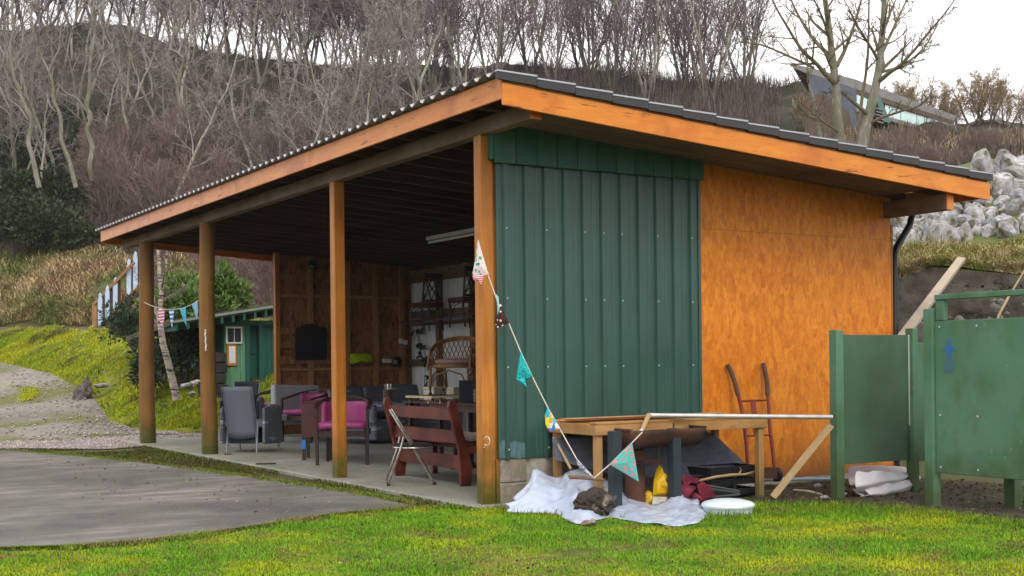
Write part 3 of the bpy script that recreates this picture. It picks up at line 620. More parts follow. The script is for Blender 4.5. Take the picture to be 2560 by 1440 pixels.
MED.amp, MED.freq, MED.seed = 0, 1, 0
mp_ = on(MED, 9000, 34, .05, .95, .6, 1.); mp_[:, 2] += .0
tag(part('track_median_grass', blades(mp_, rr.uniform(.03, .08, len(mp_)), rr.uniform(.01, .03, len(mp_)), .8, 13), M_bankg), 'thin grass growing on the middle of the grey track', 'grass', kind='stuff')
# terrace road above the bank, then the bracken bank
t2 = [(-500, 796, 56), (-150, 812, 47), (0, 818, 44), (235, 818, 42), (400, 800, 39), (760, 790, 36)]
terr = Loft([top, t2], -500, 760); struct('upper_lane', terr.mesh('upper_lane', 120, 6, .03, .5, 7), mat('upper_lane_soil', (.095, .066, .045), (.055, .04, .028), 3, rough=.95, bump=.5, bdist=.03, c3=(.12, .085, .055), s3=.8, t3=.5, w3=.1))
b1 = [(-500, 740, 58), (-150, 752, 48.6), (0, 756, 45.6), (235, 756, 43.6), (400, 745, 41), (760, 740, 38)]
b2 = [(-500, 585, 66), (-150, 612, 54), (0, 626, 51), (100, 618, 51), (200, 622, 50), (330, 640, 48.5), (420, 655, 47), (560, 660, 46), (760, 670, 44)]
M_brack = mat('bracken_slope', (.15, .10, .05), (.08, .06, .03), 2.5, rough=.95, bump=.8, bdist=.1, c3=(.07, .09, .025), s3=.35, t3=.52, w3=.1, c4=(.05, .035, .022), s4=1.2, t4=.62, w4=.08)
brk = Loft([t2, b1, b2], -500, 760); struct('bracken_bank', brk.mesh('bracken_bank', 120, 34, .5, .7, 9), M_brack)
bp = on(brk, 46000, 41, .0, 1., .2, .95)
M_straw = attr_mat('bracken_straw', [(.46, .33, .19), (.30, .20, .11), (.17, .21, .06), (.55, .44, .26)], s=.35, island=.4)
tag(part('bracken', blades(bp, rr.uniform(.12, .55, len(bp)) * (.35 + 1.1 * np.clip(.4 + fbm(bp * .5, 77, 3), 0, 1)), rr.uniform(.015, .05, len(bp)), 1.7, 14), M_straw), 'straw-brown dead bracken and grass on the upper bank', 'bracken', kind='stuff')
# ------------------------------------------------------------------ wooded hillside
h0 = [(-600, 600, 55), (-150, 625, 53), (0, 640, 51.5), (330, 660, 49), (760, 690, 45), (1100, 640, 44), (1400, 560, 42), (1900, 500, 40), (2300, 440, 38), (2750, 400, 38)]
h1 = [(-600, 380, 66), (0, 430, 63), (330, 440, 61), (760, 450, 58), (1100, 420, 56), (1400, 380, 54), (1900, 370, 51), (2300, 390, 47), (2750, 380, 47)]
h2 = [(-600, 150, 78), (0, 190, 76), (330, 200, 73), (760, 240, 70), (1100, 250, 68), (1400, 250, 65), (1900, 270, 62), (2150, 300, 57), (2300, 345, 56), (2560, 350, 56), (2750, 350, 56)]
h3 = [(-600, 30, 85), (0, 78, 82), (150, 68, 82), (300, 72, 82), (420, 104, 81), (560, 138, 79), (700, 155, 77), (900, 168, 76), (1100, 175, 74), (1300, 165, 72), (1500, 190, 71), (1700, 205, 69), (1850, 215, 67), (1950, 222, 66), (2050, 222, 65), (2130, 262, 64), (2230, 300, 63), (2400, 318, 63), (2480, 312, 63), (2560, 322, 63), (2750, 330, 63)]
h4 = [(x, y + 40, v + 40) for x, y, v in h3]
M_hill = mat('woodland_floor', (.055, .046, .040), (.028, .025, .022), 1.2, rough=1, bump=.8, bdist=.2, c3=(.022, .030, .016), s3=.12, t3=.52, w3=.12, c4=(.085, .06, .046), s4=.7, t4=.6, w4=.08)
hill = Loft([h0, h1, h2, h3, h4], -600, 2750); struct('wooded_hillside', hill.mesh('wooded_hillside', 200, 70, .8, .35, 15), M_hill)
M_brush = attr_mat('brushwood', [(.09, .075, .068), (.055, .046, .042), (.12, .088, .08), (.062, .062, .044)], s=.12, island=.45)
bp = on(hill, 50000, 42, 0., .735, .12, .98)
bd = (bp - CAM) @ FW; bxp = PX0 + F * ((bp - CAM) @ RT) / bd; tall = np.where(bxp > 1930, .4, 1.) * np.clip((78 - bd) / 12, .35, 1)
sel = (bxp < 1960) | (bd < 44); bp, tall = bp[sel], tall[sel]
rp = on(hill, 9000, 48, .725, .757, .08, .775)
tag(part('ridge_brush', blades(rp, rr.uniform(.25, 1.3, len(rp)) * np.clip(.5 + fbm(rp * .4, 79, 3), .1, 1), rr.uniform(.012, .03, len(rp)), .7, 19), M_brush), 'short bare brush fringing the top of the wooded ridge', 'undergrowth', kind='stuff')
tag(part('brushwood', blades(bp, rr.uniform(.5, 2.2, len(bp)) * tall, rr.uniform(.015, .045, len(bp)), .55, 15), M_brush), 'brown and mauve brushwood covering the hillside under the trees', 'undergrowth', kind='stuff')
bp2 = on(hill, 9000, 43, .0, .62, .77, .98)
tag(part('dry_scrub', blades(bp2, rr.uniform(.2, .7, len(bp2)), rr.uniform(.02, .05, len(bp2)), 1., 16), attr_mat('dry_scrub', [(.24, .175, .12), (.15, .11, .08), (.28, .215, .14)], s=.2, island=.4)), 'dry tan scrub on the slope under the hilltop house', 'scrub', kind='stuff')
# ------------------------------------------------------------------ right: cut bank with grass lip, rubble above
c0 = [(1850, 1235, 16.2), (2230, 1230, 15.0), (2560, 1235, 14.0), (2900, 1245, 13)]
c1 = [(1850, 900, 17.0), (2230, 900, 16.2), (2560, 900, 15.6), (2900, 900, 15)]
c2 = [(1850, 700, 17.6), (2230, 700, 16.7), (2330, 668, 16.6), (2560, 690, 16.2), (2900, 690, 16)]
c3 = [(1850, 600, 19.5), (2230, 635, 18.4), (2400, 618, 18.2), (2560, 590, 17.8), (2900, 570, 17.8)]
c4 = [(1850, 500, 23), (2230, 560, 20.5), (2400, 470, 21), (2480, 440, 21.2), (2560, 420, 21), (2900, 380, 21)]
c5 = [(1850, 470, 34), (2230, 440, 30), (2480, 405, 30), (2560, 398, 30), (2900, 380, 30)]
c6 = [(1850, 498, 41), (2230, 446, 39), (2480, 420, 39), (2560, 412, 39), (2900, 395, 39)]
M_cut = mat('dark_earth_cutting', (.070, .058, .046), (.032, .027, .022), 4, rough=1, bump=.9, bdist=.12, c3=(.11, .105, .095), s3=1.6, t3=.6, w3=.1, c4=(.20, .19, .17), s4=5, t4=.7, w4=.04)
M_lip = mat('grassy_lip', (.16, .14, .055), (.10, .11, .03), 3, rough=1, bump=.6, bdist=.06, c3=(.10, .13, .03), s3=.8, t3=.5, w3=.15)
cut = Loft([c0, c1, c2], 1850, 2900); struct('earth_cutting', cut.mesh('earth_cutting', 70, 40, .35, 1.5, 17), M_cut)
lip = Loft([c2, c3, c4, c5, c6], 1850, 2900); struct('grassy_terrace', lip.mesh('grassy_terrace', 70, 40, .12, 1.2, 17), M_lip)
bp = np.concatenate([on(lip, 12000, 44, .01, .235, .25, .95), on(lip, 6000, 46, .0, .03, .25, .95)])
tag(part('terrace_grass', blades(bp, rr.uniform(.05, .26, len(bp)) * (.4 + np.clip(.5 + fbm(bp * 1.2, 78, 3), 0, 1)), rr.uniform(.006, .016, len(bp)), 1.9, 17), attr_mat('terrace_grass', [(.46, .36, .20), (.26, .24, .08), (.28, .29, .08), (.55, .44, .28)], s=.6, island=.35)), 'straw and green grass hanging over the dark cutting', 'grass', kind='stuff')
cut.amp = .35
bp = on(cut, 900, 47, .2, .95, .2, .95)
tag(part('cutting_stones', pebbles(bp, rr.uniform(.02, .11, len(bp)) , 9), mat('cutting_stone', (.17, .16, .15), (.09, .085, .08), 6, island=.4, rough=.95, bump=.3)), 'grey stones bedded in the dark earth cutting', 'stones', kind='stuff')
bp = on(cut, 4000, 45, .15, 1., .2, .95)
iv = on(cut, 5000, 49, .1, 1., .2, .95); iv = iv[fbm(iv * 1.1, 83, 3) > .02]
tag(part('cutting_ivy', leaves(iv - FW * .05, rr.normal(size=(len(iv), 3)) - np.array([0, 0, .8]), rr.uniform(.04, .09, len(iv)), 19, asp=.7), mat('cutting_ivy_leaf', (.045, .055, .022), (.075, .06, .032), 2, island=.5, rough=.7, bump=0)), 'dark ivy and dead leaves trailing over the earth cutting', 'ivy', kind='stuff')
tag(part('cutting_roots', blades(bp, -rr.uniform(.1, .45, len(bp)), rr.uniform(.006, .015, len(bp)), .6, 18), attr_mat('roots', [(.20, .16, .11), (.11, .09, .06), (.06, .05, .04)], s=2, island=.4)), 'dead roots and stems hanging down the dark cutting', 'roots', kind='stuff')
M_rock = mat('pale_rubble', (.46, .46, .49), (.24, .24, .25), 3.5, rough=.9, bump=.5, bdist=.04, c3=(.17, .155, .12), s3=1.3, t3=.54, w3=.12, c4=(.07, .075, .04), s4=2.2, t4=.62, w4=.06, randobj=.35)
rockm = []
for s in range(6):
    mb = MB(); mb.blob((0, 0, 0), (1, .8, .72), s + 3, .55, 2, 1.1); me = mesh_of(mb, 'rock'); me.materials.append(M_rock)
    V = np.array([v.co[:] for v in me.vertices]); 
    for ax in range(7):      # planar chips
        n = np.random.default_rng(s * 10 + ax).normal(size=3); n /= np.linalg.norm(n); dd = V @ n; c = .62; V -= np.outer(np.clip(dd - c, 0, None), n)
    me.vertices.foreach_set('co', V.astype(np.float32).ravel()); me.update(); rockm.append(me)
rub = thing('rubble_heap', 'heap of pale grey quarried rocks above the grassy lip behind the green cubicle', 'rubble', atv(2450, 560, 19))
rnd = random.Random(5); spots = []
edge_y = lambda x: np.interp(x, [2200, 2290, 2370, 2440, 2490, 2560, 2700], [540, 512, 485, 428, 402, 392, 375])
low_y = lambda x: np.interp(x, [2230, 2300, 2400, 2560, 2700], [625, 625, 606, 576, 560])
for row in range(9):
    for col in range(17):
        x = 2200 + col * 31 + rnd.uniform(-12, 12) + (row % 2) * 15; y0, y1 = edge_y(x), low_y(x); y = y1 + (y0 - y1) * (row + rnd.uniform(.1, .7)) / 9.
        IP = lambda row, j: np.interp(x, [q[0] for q in row], [q[j] for q in row]); k_ = (IP(c3, 1) - y) / (IP(c3, 1) - IP(c4, 1)); v = IP(c3, 2) + (IP(c4, 2) - IP(c3, 2)) * k_ - .1; s = rnd.uniform(.11, .21) * (1.6 if rnd.random() < .18 else 1)
        spots.append((x, y, v, s))
spots += [(2460, 424, 21.0, .26), (2545, 425, 20.8, .32), (2545, 500, 19.6, .28), (2330, 510, 19.8, .2), (2400, 490, 19.9, .24), (2340, 575, 18.9, .2), (2505, 470, 20.1, .28)]
for x, y, v, s in spots:
    o = part('rock', rockm[rnd.randrange(6)], None, rub); o.location = tuple(atv(x, y, v)); o.rotation_euler = (rnd.uniform(0, 6), rnd.uniform(0, 6), rnd.uniform(0, 6)); o.scale = (s * rnd.uniform(.9, 1.4), s, s * rnd.uniform(.7, 1))

# ------------------------------------------------------------------ trees
class Tree:
    def __init__(s, seed): s.r = np.random.default_rng(seed); s.T = MB(); s.C = MB()
    def fast(s, mb, pts, rs, n):
        pts = np.asarray(pts); m = len(pts); d = np.gradient(pts, axis=0); d /= np.linalg.norm(d, axis=1)[:, None] + 1e-9
        ref = np.array([.3, .2, .93]) if abs(d[0, 2]) < .7 else np.array([1., .2, 0]); a = np.cross(d, ref); a /= np.linalg.norm(a, axis=1)[:, None] + 1e-9; b = np.cross(d, a)
        t = np.arange(n) * 2 * math.pi / n; V = pts[:, None] + (a[:, None] * np.cos(t)[None, :, None] + b[:, None] * np.sin(t)[None, :, None]) * np.asarray(rs)[:, None, None]
        o = len(mb.v); mb.v.extend(map(tuple, V.reshape(-1, 3).tolist()))
        for i in range(m - 1):
            for k in range(n): k2 = (k + 1) % n; mb.f.append((o + i * n + k, o + i * n + k2, o + (i + 1) * n + k2, o + (i + 1) * n + k))
    def path(s, p, d, L, n, wob, lift):
        pts = [np.array(p, float)]; d = np.array(d, float); d /= np.linalg.norm(d)
        for i in range(n):
            d = d + s.r.normal(size=3) * wob + np.array([0, 0, lift]); d /= np.linalg.norm(d); pts.append(pts[-1] + d * L / n)
        return np.array(pts)
    def grow(s, pts, r0, r1, lvl, spec):
        """children along a limb; spec[lvl] = (count, start, angle, length ratio, wobble, lift, segments)"""
        if lvl >= len(spec): return
        cnt, st, ang, lr, wob, lift, seg = spec[lvl]; m = len(pts); Ltot = np.linalg.norm(np.diff(pts, axis=0), axis=1).sum()
        cnt = max(1, int(round(cnt * s.r.uniform(.75, 1.25)))); ph = s.r.uniform(0, 6.28)
        for i in range(cnt):
            t = st + (1 - st) * (i + s.r.uniform(.1, .9)) / cnt; k = min(m - 2, int(t * (m - 1))); f = t * (m - 1) - k; p = pts[k] * (1 - f) + pts[k + 1] * f
            ax = pts[k + 1] - pts[k]; ax /= np.linalg.norm(ax) + 1e-9; q = np.cross(ax, [.1, .2, 1.] if abs(ax[2]) < .9 else [1., 0, 0]); q /= np.linalg.norm(q); w = np.cross(ax, q)
            ph += 2.4 + s.r.uniform(-.5, .5); a = ang * s.r.uniform(.7, 1.3); d = ax * math.cos(a) + (q * math.cos(ph) + w * math.sin(ph)) * math.sin(a)
            L = lr * Ltot * s.r.uniform(.7, 1.25) * (1.15 - .65 * t); rr_ = (r0 + (r1 - r0) * t) * s.r.uniform(.45, .68); rr_ = max(rr_, s.rmin)
            P = s.path(p, d, L, seg, wob, lift); e = max(s.rmin * .8, rr_ * .3)
            s.fast(s.C, P, np.linspace(rr_, e, len(P)), 5 if lvl == 0 else (4 if lvl == 1 else 3)); s.grow(P, rr_, e, lvl + 1, spec)
    rmin = .008
def proto(seed, H, r0, spec, wob=.07, lean=(0, 0), stems=1, rmin=.008, spread=.2, seg=11):
    t = Tree(seed); t.rmin = rmin
    for i in range(stems):
        a = 6.28 * i / stems + t.r.uniform(-.4, .4); sp = spread * t.r.uniform(.6, 1.3) if stems > 1 else 0
        d = np.array([math.cos(a) * sp + lean[0], math.sin(a) * sp + lean[1], 1.]); h = H * (t.r.uniform(.75, 1) if stems > 1 else 1)
        P = t.path((math.cos(a) * .08 * (stems > 1), math.sin(a) * .08 * (stems > 1), -.4), d, h, seg, wob, .03); rs = r0 * np.linspace(1.1, .3, len(P)); rs[0] *= 1.25
        t.fast(t.T, P, rs, 7); t.grow(P, r0, r0 * .3, 0, spec)
    return mesh_of(t.T, 'trunk'), mesh_of(t.C, 'crown')
M_bark = mat('grey_bark', (.34, .315, .28), (.15, .138, .122), 3, (6, 6, .8), .9, .3, .01, c3=(.19, .19, .12), s3=.8, t3=.55, w3=.15, randobj=.3)
M_twig = mat('grey_twigs', (.28, .248, .235), (.18, .16, .15), 2, rough=.9, bump=0, randobj=.25)
M_bark2 = mat('dark_bark', (.13, .112, .105), (.085, .072, .068), 3, (6, 6, .8), .9, .3, .01, randobj=.25)
M_twig2 = mat('mauve_twigs', (.20, .155, .155), (.135, .10, .10), 2, rough=.9, bump=0, randobj=.22)
M_twig3 = mat('red_brown_twigs', (.21, .15, .14), (.14, .10, .092), 2, rough=.9, bump=0, randobj=.2)
M_twig4 = mat('tan_twigs', (.34, .25, .13), (.23, .16, .08), 2, rough=.9, bump=0, randobj=.2)
SPEC_A = [(10, .35, .75, .34, .09, .05, 6), (6, .15, .7, .45, .1, .04, 4), (5, .1, .7, .5, .12, .03, 3), (3, .1, .7, .5, .12, .02, 2)]
SPEC_B = [(10, .1, .6, .62, .07, .06, 7), (9, .12, .62, .45, .09, .05, 5), (7, .1, .62, .45, .1, .04, 3), (4, .1, .6, .5, .1, .03, 2)]
SPEC_C = [(9, .1, .5, .5, .07, .06, 5), (7, .1, .55, .5, .09, .04, 3), (5, .1, .6, .5, .1, .03, 2)]
protos = {}
def addp(key, n, seed, *a, mats=(M_bark, M_twig), **k):
    protos[key] = []
    for i in range(n):
        T, Cc = proto(seed + i, *a, **k); T.materials.append(mats[0]); Cc.materials.append(mats[1]); shade(T, 180); protos[key].append((T, Cc))
addp('wood', 4, 100, 9.5, .10, SPEC_A, wob=.10, rmin=.011)
addp('sky', 4, 200, 9.0, .075, [(9, .12, .55, .5, .07, .05, 6), (8, .12, .6, .48, .09, .05, 4), (6, .1, .62, .48, .1, .04, 3), (3, .1, .6, .5, .1, .03, 2)], stems=3, spread=.3, wob=.07, rmin=.009, mats=(M_bark2, M_twig2))
addp('fan', 2, 300, 9., .09, SPEC_C, stems=5, spread=.32, wob=.05, rmin=.012, mats=(M_bark, M_twig2))
addp('scrub', 2, 400, 4.2, .035, SPEC_C, stems=7, spread=.35, wob=.06, rmin=.009, seg=7, mats=(M_twig3, M_twig3))
addp('tan', 3, 500, 3.0, .07, [(8, .15, .75, .62, .09, .04, 5), (8, .12, .7, .5, .1, .03, 4), (7, .1, .7, .5, .12, .03, 3), (4, .1, .7, .5, .12, .02, 2)], stems=3, spread=.4, wob=.1, rmin=.008, seg=6, mats=(M_bark2, M_twig4))
trnd = random.Random(17)
def plant_tree(key, loc, sc, label, group, name='bare_tree', i=None, rz=None, cat='tree', tilt=0.):
    T, Cc = protos[key][trnd.randrange(len(protos[key])) if i is None else i]
    e = thing(name, label, cat, loc, trnd.uniform(0, 6.28) if rz is None else rz, group); e.scale = (sc, sc, sc * trnd.uniform(.92, 1.08)); e.rotation_euler[0] = tilt
    for nm, me in (('trunk', T), ('crown', Cc)):
        o = bpy.data.objects.new(nm, me); COL.objects.link(o); o.parent = e
    return e
hx = lambda x: (x + 600) / 3350.
def hp(x, t):
    P = hill.P(hx(x), t); P[:, 2] += hill.amp * fbm(P * hill.freq, hill.seed); return P[0]
# woodland on the slope (t rises from the foot to the skyline)
for i in range(88):
    x = -330 + (i * 0.618034 % 1) * (1500 if i < 88 else 2230); t = trnd.uniform(.04, .62)
    if x > 1170: t = trnd.uniform(.35, .55)
    plant_tree('wood', hp(x, t), trnd.uniform(.6, .95) * (.55 if x > 1170 else 1), 'bare slender grey tree among the many on the wooded slope', 'bare trees on the wooded slope', tilt=trnd.uniform(-.06, .06))
for i in range(46):
    x = -300 + (i * 0.618034 % 1) * (1350 if i < 34 else 2160); t = trnd.uniform(.70, .76)
    plant_tree('sky', hp(x, t), trnd.uniform(.7, 1.05) * (1.1 if x < 900 else .8), 'bare spreading tree with a fine twiggy crown along the hill skyline', 'bare trees along the skyline')
for i in range(13):
    x = 900 + (i * 0.618034 % 1) * 1020; t = trnd.uniform(.52, .70)
    plant_tree('fan', hp(x, t), trnd.uniform(.7, 1.0), 'many-stemmed bare tree fanning upward behind the shed roof', 'fan-shaped trees behind the roof', 'fan_tree')
for i in range(30):
    x = 215 + (i * 0.618034 % 1) * 720; t = trnd.uniform(.0, .3)
    plant_tree('scrub', hp(x, t), trnd.uniform(.7, 1.15), 'reddish-brown twiggy shrub at the foot of the wooded slope', 'reddish shrubs above the shed eave', 'twiggy_shrub', cat='shrub')
for i in range(22):
    x = 1880 + (i * 0.618034 % 1) * 620; t = trnd.uniform(.02, .24)
    plant_tree('scrub', hp(x, t), trnd.uniform(.2, .32), 'low brown twiggy shrub on the slope below the hilltop house', 'brown shrubs below the house', 'twiggy_shrub', cat='shrub')
for i, (x, s) in enumerate(((2235, .62), (2285, .78), (2330, .72), (2385, .62), (2432, .95), (2475, .85), (2520, .72), (2565, .6), (2620, .8))):
    plant_tree('tan', hp(x, .735), s * .95, 'round-headed tan tree against the bright sky right of the hilltop house', 'tan round-headed trees on the right skyline', 'round_tree')

for k, (x, y, v, s) in enumerate(((600, 790, 36, .75), (640, 785, 33, .7), (675, 790, 35, .85), (560, 770, 38, .8), (690, 780, 31, .6))):
    plant_tree('scrub', atv(x, y, v), s, 'bare twiggy shrub behind the green cabin roof', 'bare shrubs behind the cabin', 'twiggy_shrub', cat='shrub')
# two near trees behind the roof, limbs measured one by one
def hero(name, label, v, limbs, seed, spec, barks):
    t = Tree(seed); t.rmin = .006; base = None
    for k, (pts, r0, r1, lo) in enumerate(limbs):
        P = np.array([atv(x, y, v + dv) for x, y, dv in pts]); n = len(P); tt = np.linspace(0, n - 1, n * 4); P = np.array([P[int(min(q, n - 2))] * (1 - (q - int(min(q, n - 2)))) + P[int(min(q, n - 2)) + 1] * (q - int(min(q, n - 2))) for q in tt])
        P[1:-1] += t.r.normal(size=P[1:-1].shape) * (.012 if v < 40 else .16)
        for _ in range(2): P[1:-1] = .25 * P[:-2] + .5 * P[1:-1] + .25 * P[2:]
        if base is None: base = P[0].copy()
        t.fast(t.T if k == 0 else t.C, P, np.linspace(r0, r1, len(P)), 9 if k < 3 else 6)
        q = P[int(lo * len(P)):]; t.grow(q, r0 * (1 - lo) + r1 * lo, r1, 0, spec)
    e = thing(name, label, 'tree', base); 
    part('trunk', t.T, barks[0], e, smooth=True); part('crown', t.C, barks[1], e); return e
SPEC_H = [(9, .05, .75, .3, .08, .07, 5), (5, .15, .7, .42, .1, .06, 4), (3.5, .2, .7, .45, .1, .05, 3)]
M_sm = mat('smooth_grey_bark', (.25, .235, .20), (.15, .14, .115), 3, (4, 4, 1), .85, .3, .01, c3=(.14, .135, .08), s3=1.1, t3=.52, w3=.12, c4=(.36, .36, .33), s4=3.5, t4=.66, w4=.05)
M_smt = mat('olive_twigs', (.17, .145, .085), (.12, .095, .06), 2, rough=.9, bump=0)
hero('ash_tree', 'grey-trunked bare tree rising straight behind the roof, left of its twin', 23.,
     [([(2100, 470, .2), (2098, 355, .1), (2094, 280, 0), (2088, 190, 0), (2075, 90, 0), (2060, -20, 0), (2050, -140, 0)], .115, .03, .45),
      ([(2090, 215, 0), (2045, 165, -.3), (2000, 120, -.5), (1950, 40, -.8), (1905, -60, -1)], .047, .009, .15),
      ([(2082, 150, 0), (2030, 95, .3), (1985, 20, .6), (1960, -60, .8)], .043, .009, .15),
      ([(2092, 165, 0), (2120, 110, .2), (2150, 20, .5), (2165, -50, .7)], .043, .009, .15),
      ([(2080, 120, 0), (2060, 50, -.4), (2020, -30, -.8)], .036, .009, .1),
      ([(2035, 170, -.3), (1970, 140, -.5), (1905, 110, -.8), (1850, 105, -1)], .025, .01, .1),
      ([(2096, 330, 0), (2050, 300, -.3), (1990, 245, -.7)], .022, .009, .2)], 61, SPEC_H, (M_sm, M_smt))
hero('ash_tree', 'grey-trunked bare tree leaning right behind the roof, with a long limb reaching right', 23.6,
     [([(2140, 470, 0), (2152, 365, 0), (2172, 290, 0), (2192, 215, 0), (2203, 120, 0), (2212, 0, 0), (2220, -120, 0)], .125, .034, .5),
      ([(2194, 205, 0), (2230, 178, -.3), (2270, 145, -.5), (2320, 85, -.8), (2390, -5, -1.2)], .048, .009, .12),
      ([(2205, 180, 0), (2260, 165, .2), (2310, 125, .4), (2345, 60, .6)], .03, .01, .2),
      ([(2152, 340, 0), (2148, 270, .4), (2170, 150, .6), (2172, 20, .8), (2175, -60, .9)], .042, .012, .3),
      ([(2172, 290, 0), (2120, 240, -.4), (2085, 215, -.6), (2060, 170, -.8)], .04, .014, .3),
      ([(2200, 140, 0), (2240, 60, .5), (2280, -30, .9)], .036, .009, .1),
      ([(2165, 310, 0), (2230, 285, -.3), (2300, 265, -.6), (2330, 235, -.8)], .028, .01, .2),
      ([(2195, 150, 0), (2160, 90, -.5), (2110, 0, -1)], .034, .009, .1)], 62, SPEC_H, (M_sm, M_smt))
hero('pale_sapling', 'thin pale double-stemmed sapling just left of the two big grey trees', 25.,
     [([(2062, 470, 0), (2050, 340, 0), (2038, 270, 0), (2020, 200, 0), (2015, 120, 0)], .05, .015, .3),
      ([(2045, 300, 0), (2015, 290, -.2), (1995, 250, -.3), (1985, 190, -.4)], .03, .01, .2)], 63, SPEC_H, (M_sm, M_smt))
# pale trunks that stand out on the left of the wood
for k, (pts, r, lab) in enumerate((([(98, 470), (82, 380), (70, 300), (42, 230), (30, 140), (36, 60), (52, -40)], .11, 'pale bare trunk with a bend, leftmost in the wood'),
        ([(190, 470), (165, 370), (140, 280), (118, 180), (90, 80), (80, -20)], .10, 'pale bare tree with a long wavy trunk, second from the left'),
        ([(232, 450), (228, 350), (222, 300), (217, 250), (228, 170), (240, 90), (232, 20), (250, -60)], .12, 'forked pale grey trunk, third from the left'),
        ([(318, 380), (316, 300), (318, 220), (322, 120), (318, 60)], .085, 'straight thin grey trunk in the wood left of the eave'),
        ([(452, 360), (450, 290), (444, 215), (446, 160), (430, 110), (420, 60)], .12, 'stout grey trunk forking low above the red shrubs'),
        ([(40, 465), (35, 380), (30, 300), (20, 200), (12, 90), (30, -20)], .08, 'slim yellowish trunk at the left edge of the wood'))):
    hero('pale_tree', lab, 52. + k, [([(x, y, 0) for x, y in pts], r, r * .35, .35), ([(pts[3][0], pts[3][1], 0), (pts[3][0] + 28, pts[3][1] - 70, .4), (pts[3][0] + 45, pts[3][1] - 160, .8)], r * .55, r * .2, .2),
         ([(pts[2][0], pts[2][1], 0), (pts[2][0] - 30, pts[2][1] - 50, .4), (pts[2][0] - 75, pts[2][1] - 90, .8)], r * .4, r * .15, .2)], 70 + k, SPEC_A[1:], (M_sm, M_twig))

# ------------------------------------------------------------------ hilltop house
M_hwall = mat('slate_blue_cladding', (.10, .115, .16), (.075, .085, .12), 3, rough=.7, bump=.05)
M_hroof = mat('grey_roof', (.24, .235, .23), (.18, .175, .17), 2, rough=.8, bump=.05)
M_hwood = mat('rust_brown_cladding', (.115, .078, .06), (.08, .055, .043), 2, rough=.8, bump=.1)
M_glass = mat('pale_reflecting_glass', (.42, .66, .66), (.52, .74, .75), 1, rough=.1, bump=0, spec=.9, coat=.6)
M_frame = mat('dark_window_frame', (.05, .045, .04), rough=.6, bump=0)
hd = lambda x, y, f: atv(x, y, 50 + f * 12.)      # f: 0 at the near end, 1 at the far end
fx = lambda x: (x - 1978) / 410.
house = thing('hilltop_house', 'long modern house with pale glass front and overhanging flat roof on the hilltop', 'house', hd(2130, 350, .3))
hv = lambda x: 50 + fx(x) * 11.
HP = lambda x, y: atv(x, y, hv(x))
back = FW * 6 + RT * 2.2
mb = MB(); mb.extrude([HP(1975, 158), HP(1984, 170), HP(2030, 190), HP(2140, 222), HP(2385, 302), HP(2392, 290), HP(2250, 240), HP(2135, 197), HP(2020, 168)], back); part('roof', mb, M_hroof, house)
mb = MB(); mb.extrude([HP(2025, 186), HP(2140, 216), HP(2140, 275), HP(2150, 330), HP(2085, 300), HP(2020, 250)], back); part('wall', mb, M_hwall, house)
mb = MB(); mb.extrude([HP(2012, 252), HP(2060, 222), HP(2120, 250), HP(2150, 290), HP(2150, 380), HP(2012, 380)], back * .6 + FW * .8); part('lower_wall', mb, M_hwood, house)
mb = MB(); mb.extrude([HP(2148, 240), HP(2390, 303), HP(2390, 325), HP(2148, 300)], back * .5); o = part('inner_wall', mb, M_frame, house); o.location = tuple(FW * .9)
mb = MB(); mb.extrude([HP(2140, 222), HP(2385, 302), HP(2385, 312), HP(2140, 236)], FW * .5 + FW * .1); part('house_eave_board', mb, M_hwood, house)  # board under the roof edge, in the brown cladding colour
xs = [2141, 2152, 2168, 2182, 2212, 2232, 2252, 2272, 2292, 2312, 2332, 2352, 2372, 2386]
ty = lambda x: 226 + (x - 2140) * .318; by = lambda x: 268 + (x - 2140) * .288
for i in range(len(xs) - 1):
    a, b = xs[i], xs[i + 1]
    if 2180 < a < 2210: continue
    mb = MB(); mb.extrude([HP(a + .7, ty(a) + 6), HP(b - .7, ty(b) + 6), HP(b - .7, by(b)), HP(a + .7, by(a))], FW * .05); o = part('glass_pane', mb, M_glass, house)
    mb = MB(); mb.extrude([HP(b - 1.2, ty(b)), HP(b + 1.2, ty(b)), HP(b + 1.2, by(b)), HP(b - 1.2, by(b))], FW * -.06 + FW * .1); part('mullion', mb, M_frame if i % 3 else M_zinc, house)
mb = MB(); mb.extrude([HP(2140, by(2140)), HP(2390, by(2390)), HP(2390, by(2390) + 9), HP(2140, by(2140) + 10)], FW * 1.5); part('balcony_edge', mb, M_hroof, house)
mb = MB(); mb.extrude([HP(2182, 236), HP(2196, 240), HP(2224, 310), HP(2206, 306)], FW * .4 - FW * .6); part('stair_wall', mb, mat('teal_wall', (.10, .19, .19), rough=.7, bump=.05), house)
for k in range(5):
    mb = MB(); mb.extrude([HP(2186, 272 + k * 8), HP(2204, 277 + k * 8), HP(2204, 280 + k * 8), HP(2186, 275 + k * 8)], -FW * .3); part('step', mb, M_hroof, house)

# ------------------------------------------------------------------ green cabin beyond the shed
YC = float(atv(563, 1000, 25.)[1]); 
CX = lambda x, y=900: atY(x, y, YC)
cab = thing('green_cabin', 'small dark green timber cabin with a mossy roof seen between posts', 'cabin', CX(563, 1064))
M_gc = mat('cabin_green', (.10, .24, .14), (.075, .19, .11), 4, (5, 5, .6), .7, .12, .004, moss=((.05, .10, .05), .5))
M_gcd = mat('cabin_dark_green', (.012, .085, .065), (.009, .062, .048), 4, (5, 5, .6), .6, .12, .004)
M_mossr = mat('mossy_felt', (.05, .05, .045), (.085, .09, .02), 3, rough=.95, bump=.6, bdist=.03)
def cbox(x0, x1, y0, y1, d0, d1, m, name, parent=cab, **k):
    a, b = CX(x0, y1), CX(x1, y0); mb = MB(); mb.box((a[0], YC + d0, a[2]), (b[0], YC + d1, b[2])); return part(name, mb, m, parent, **k)
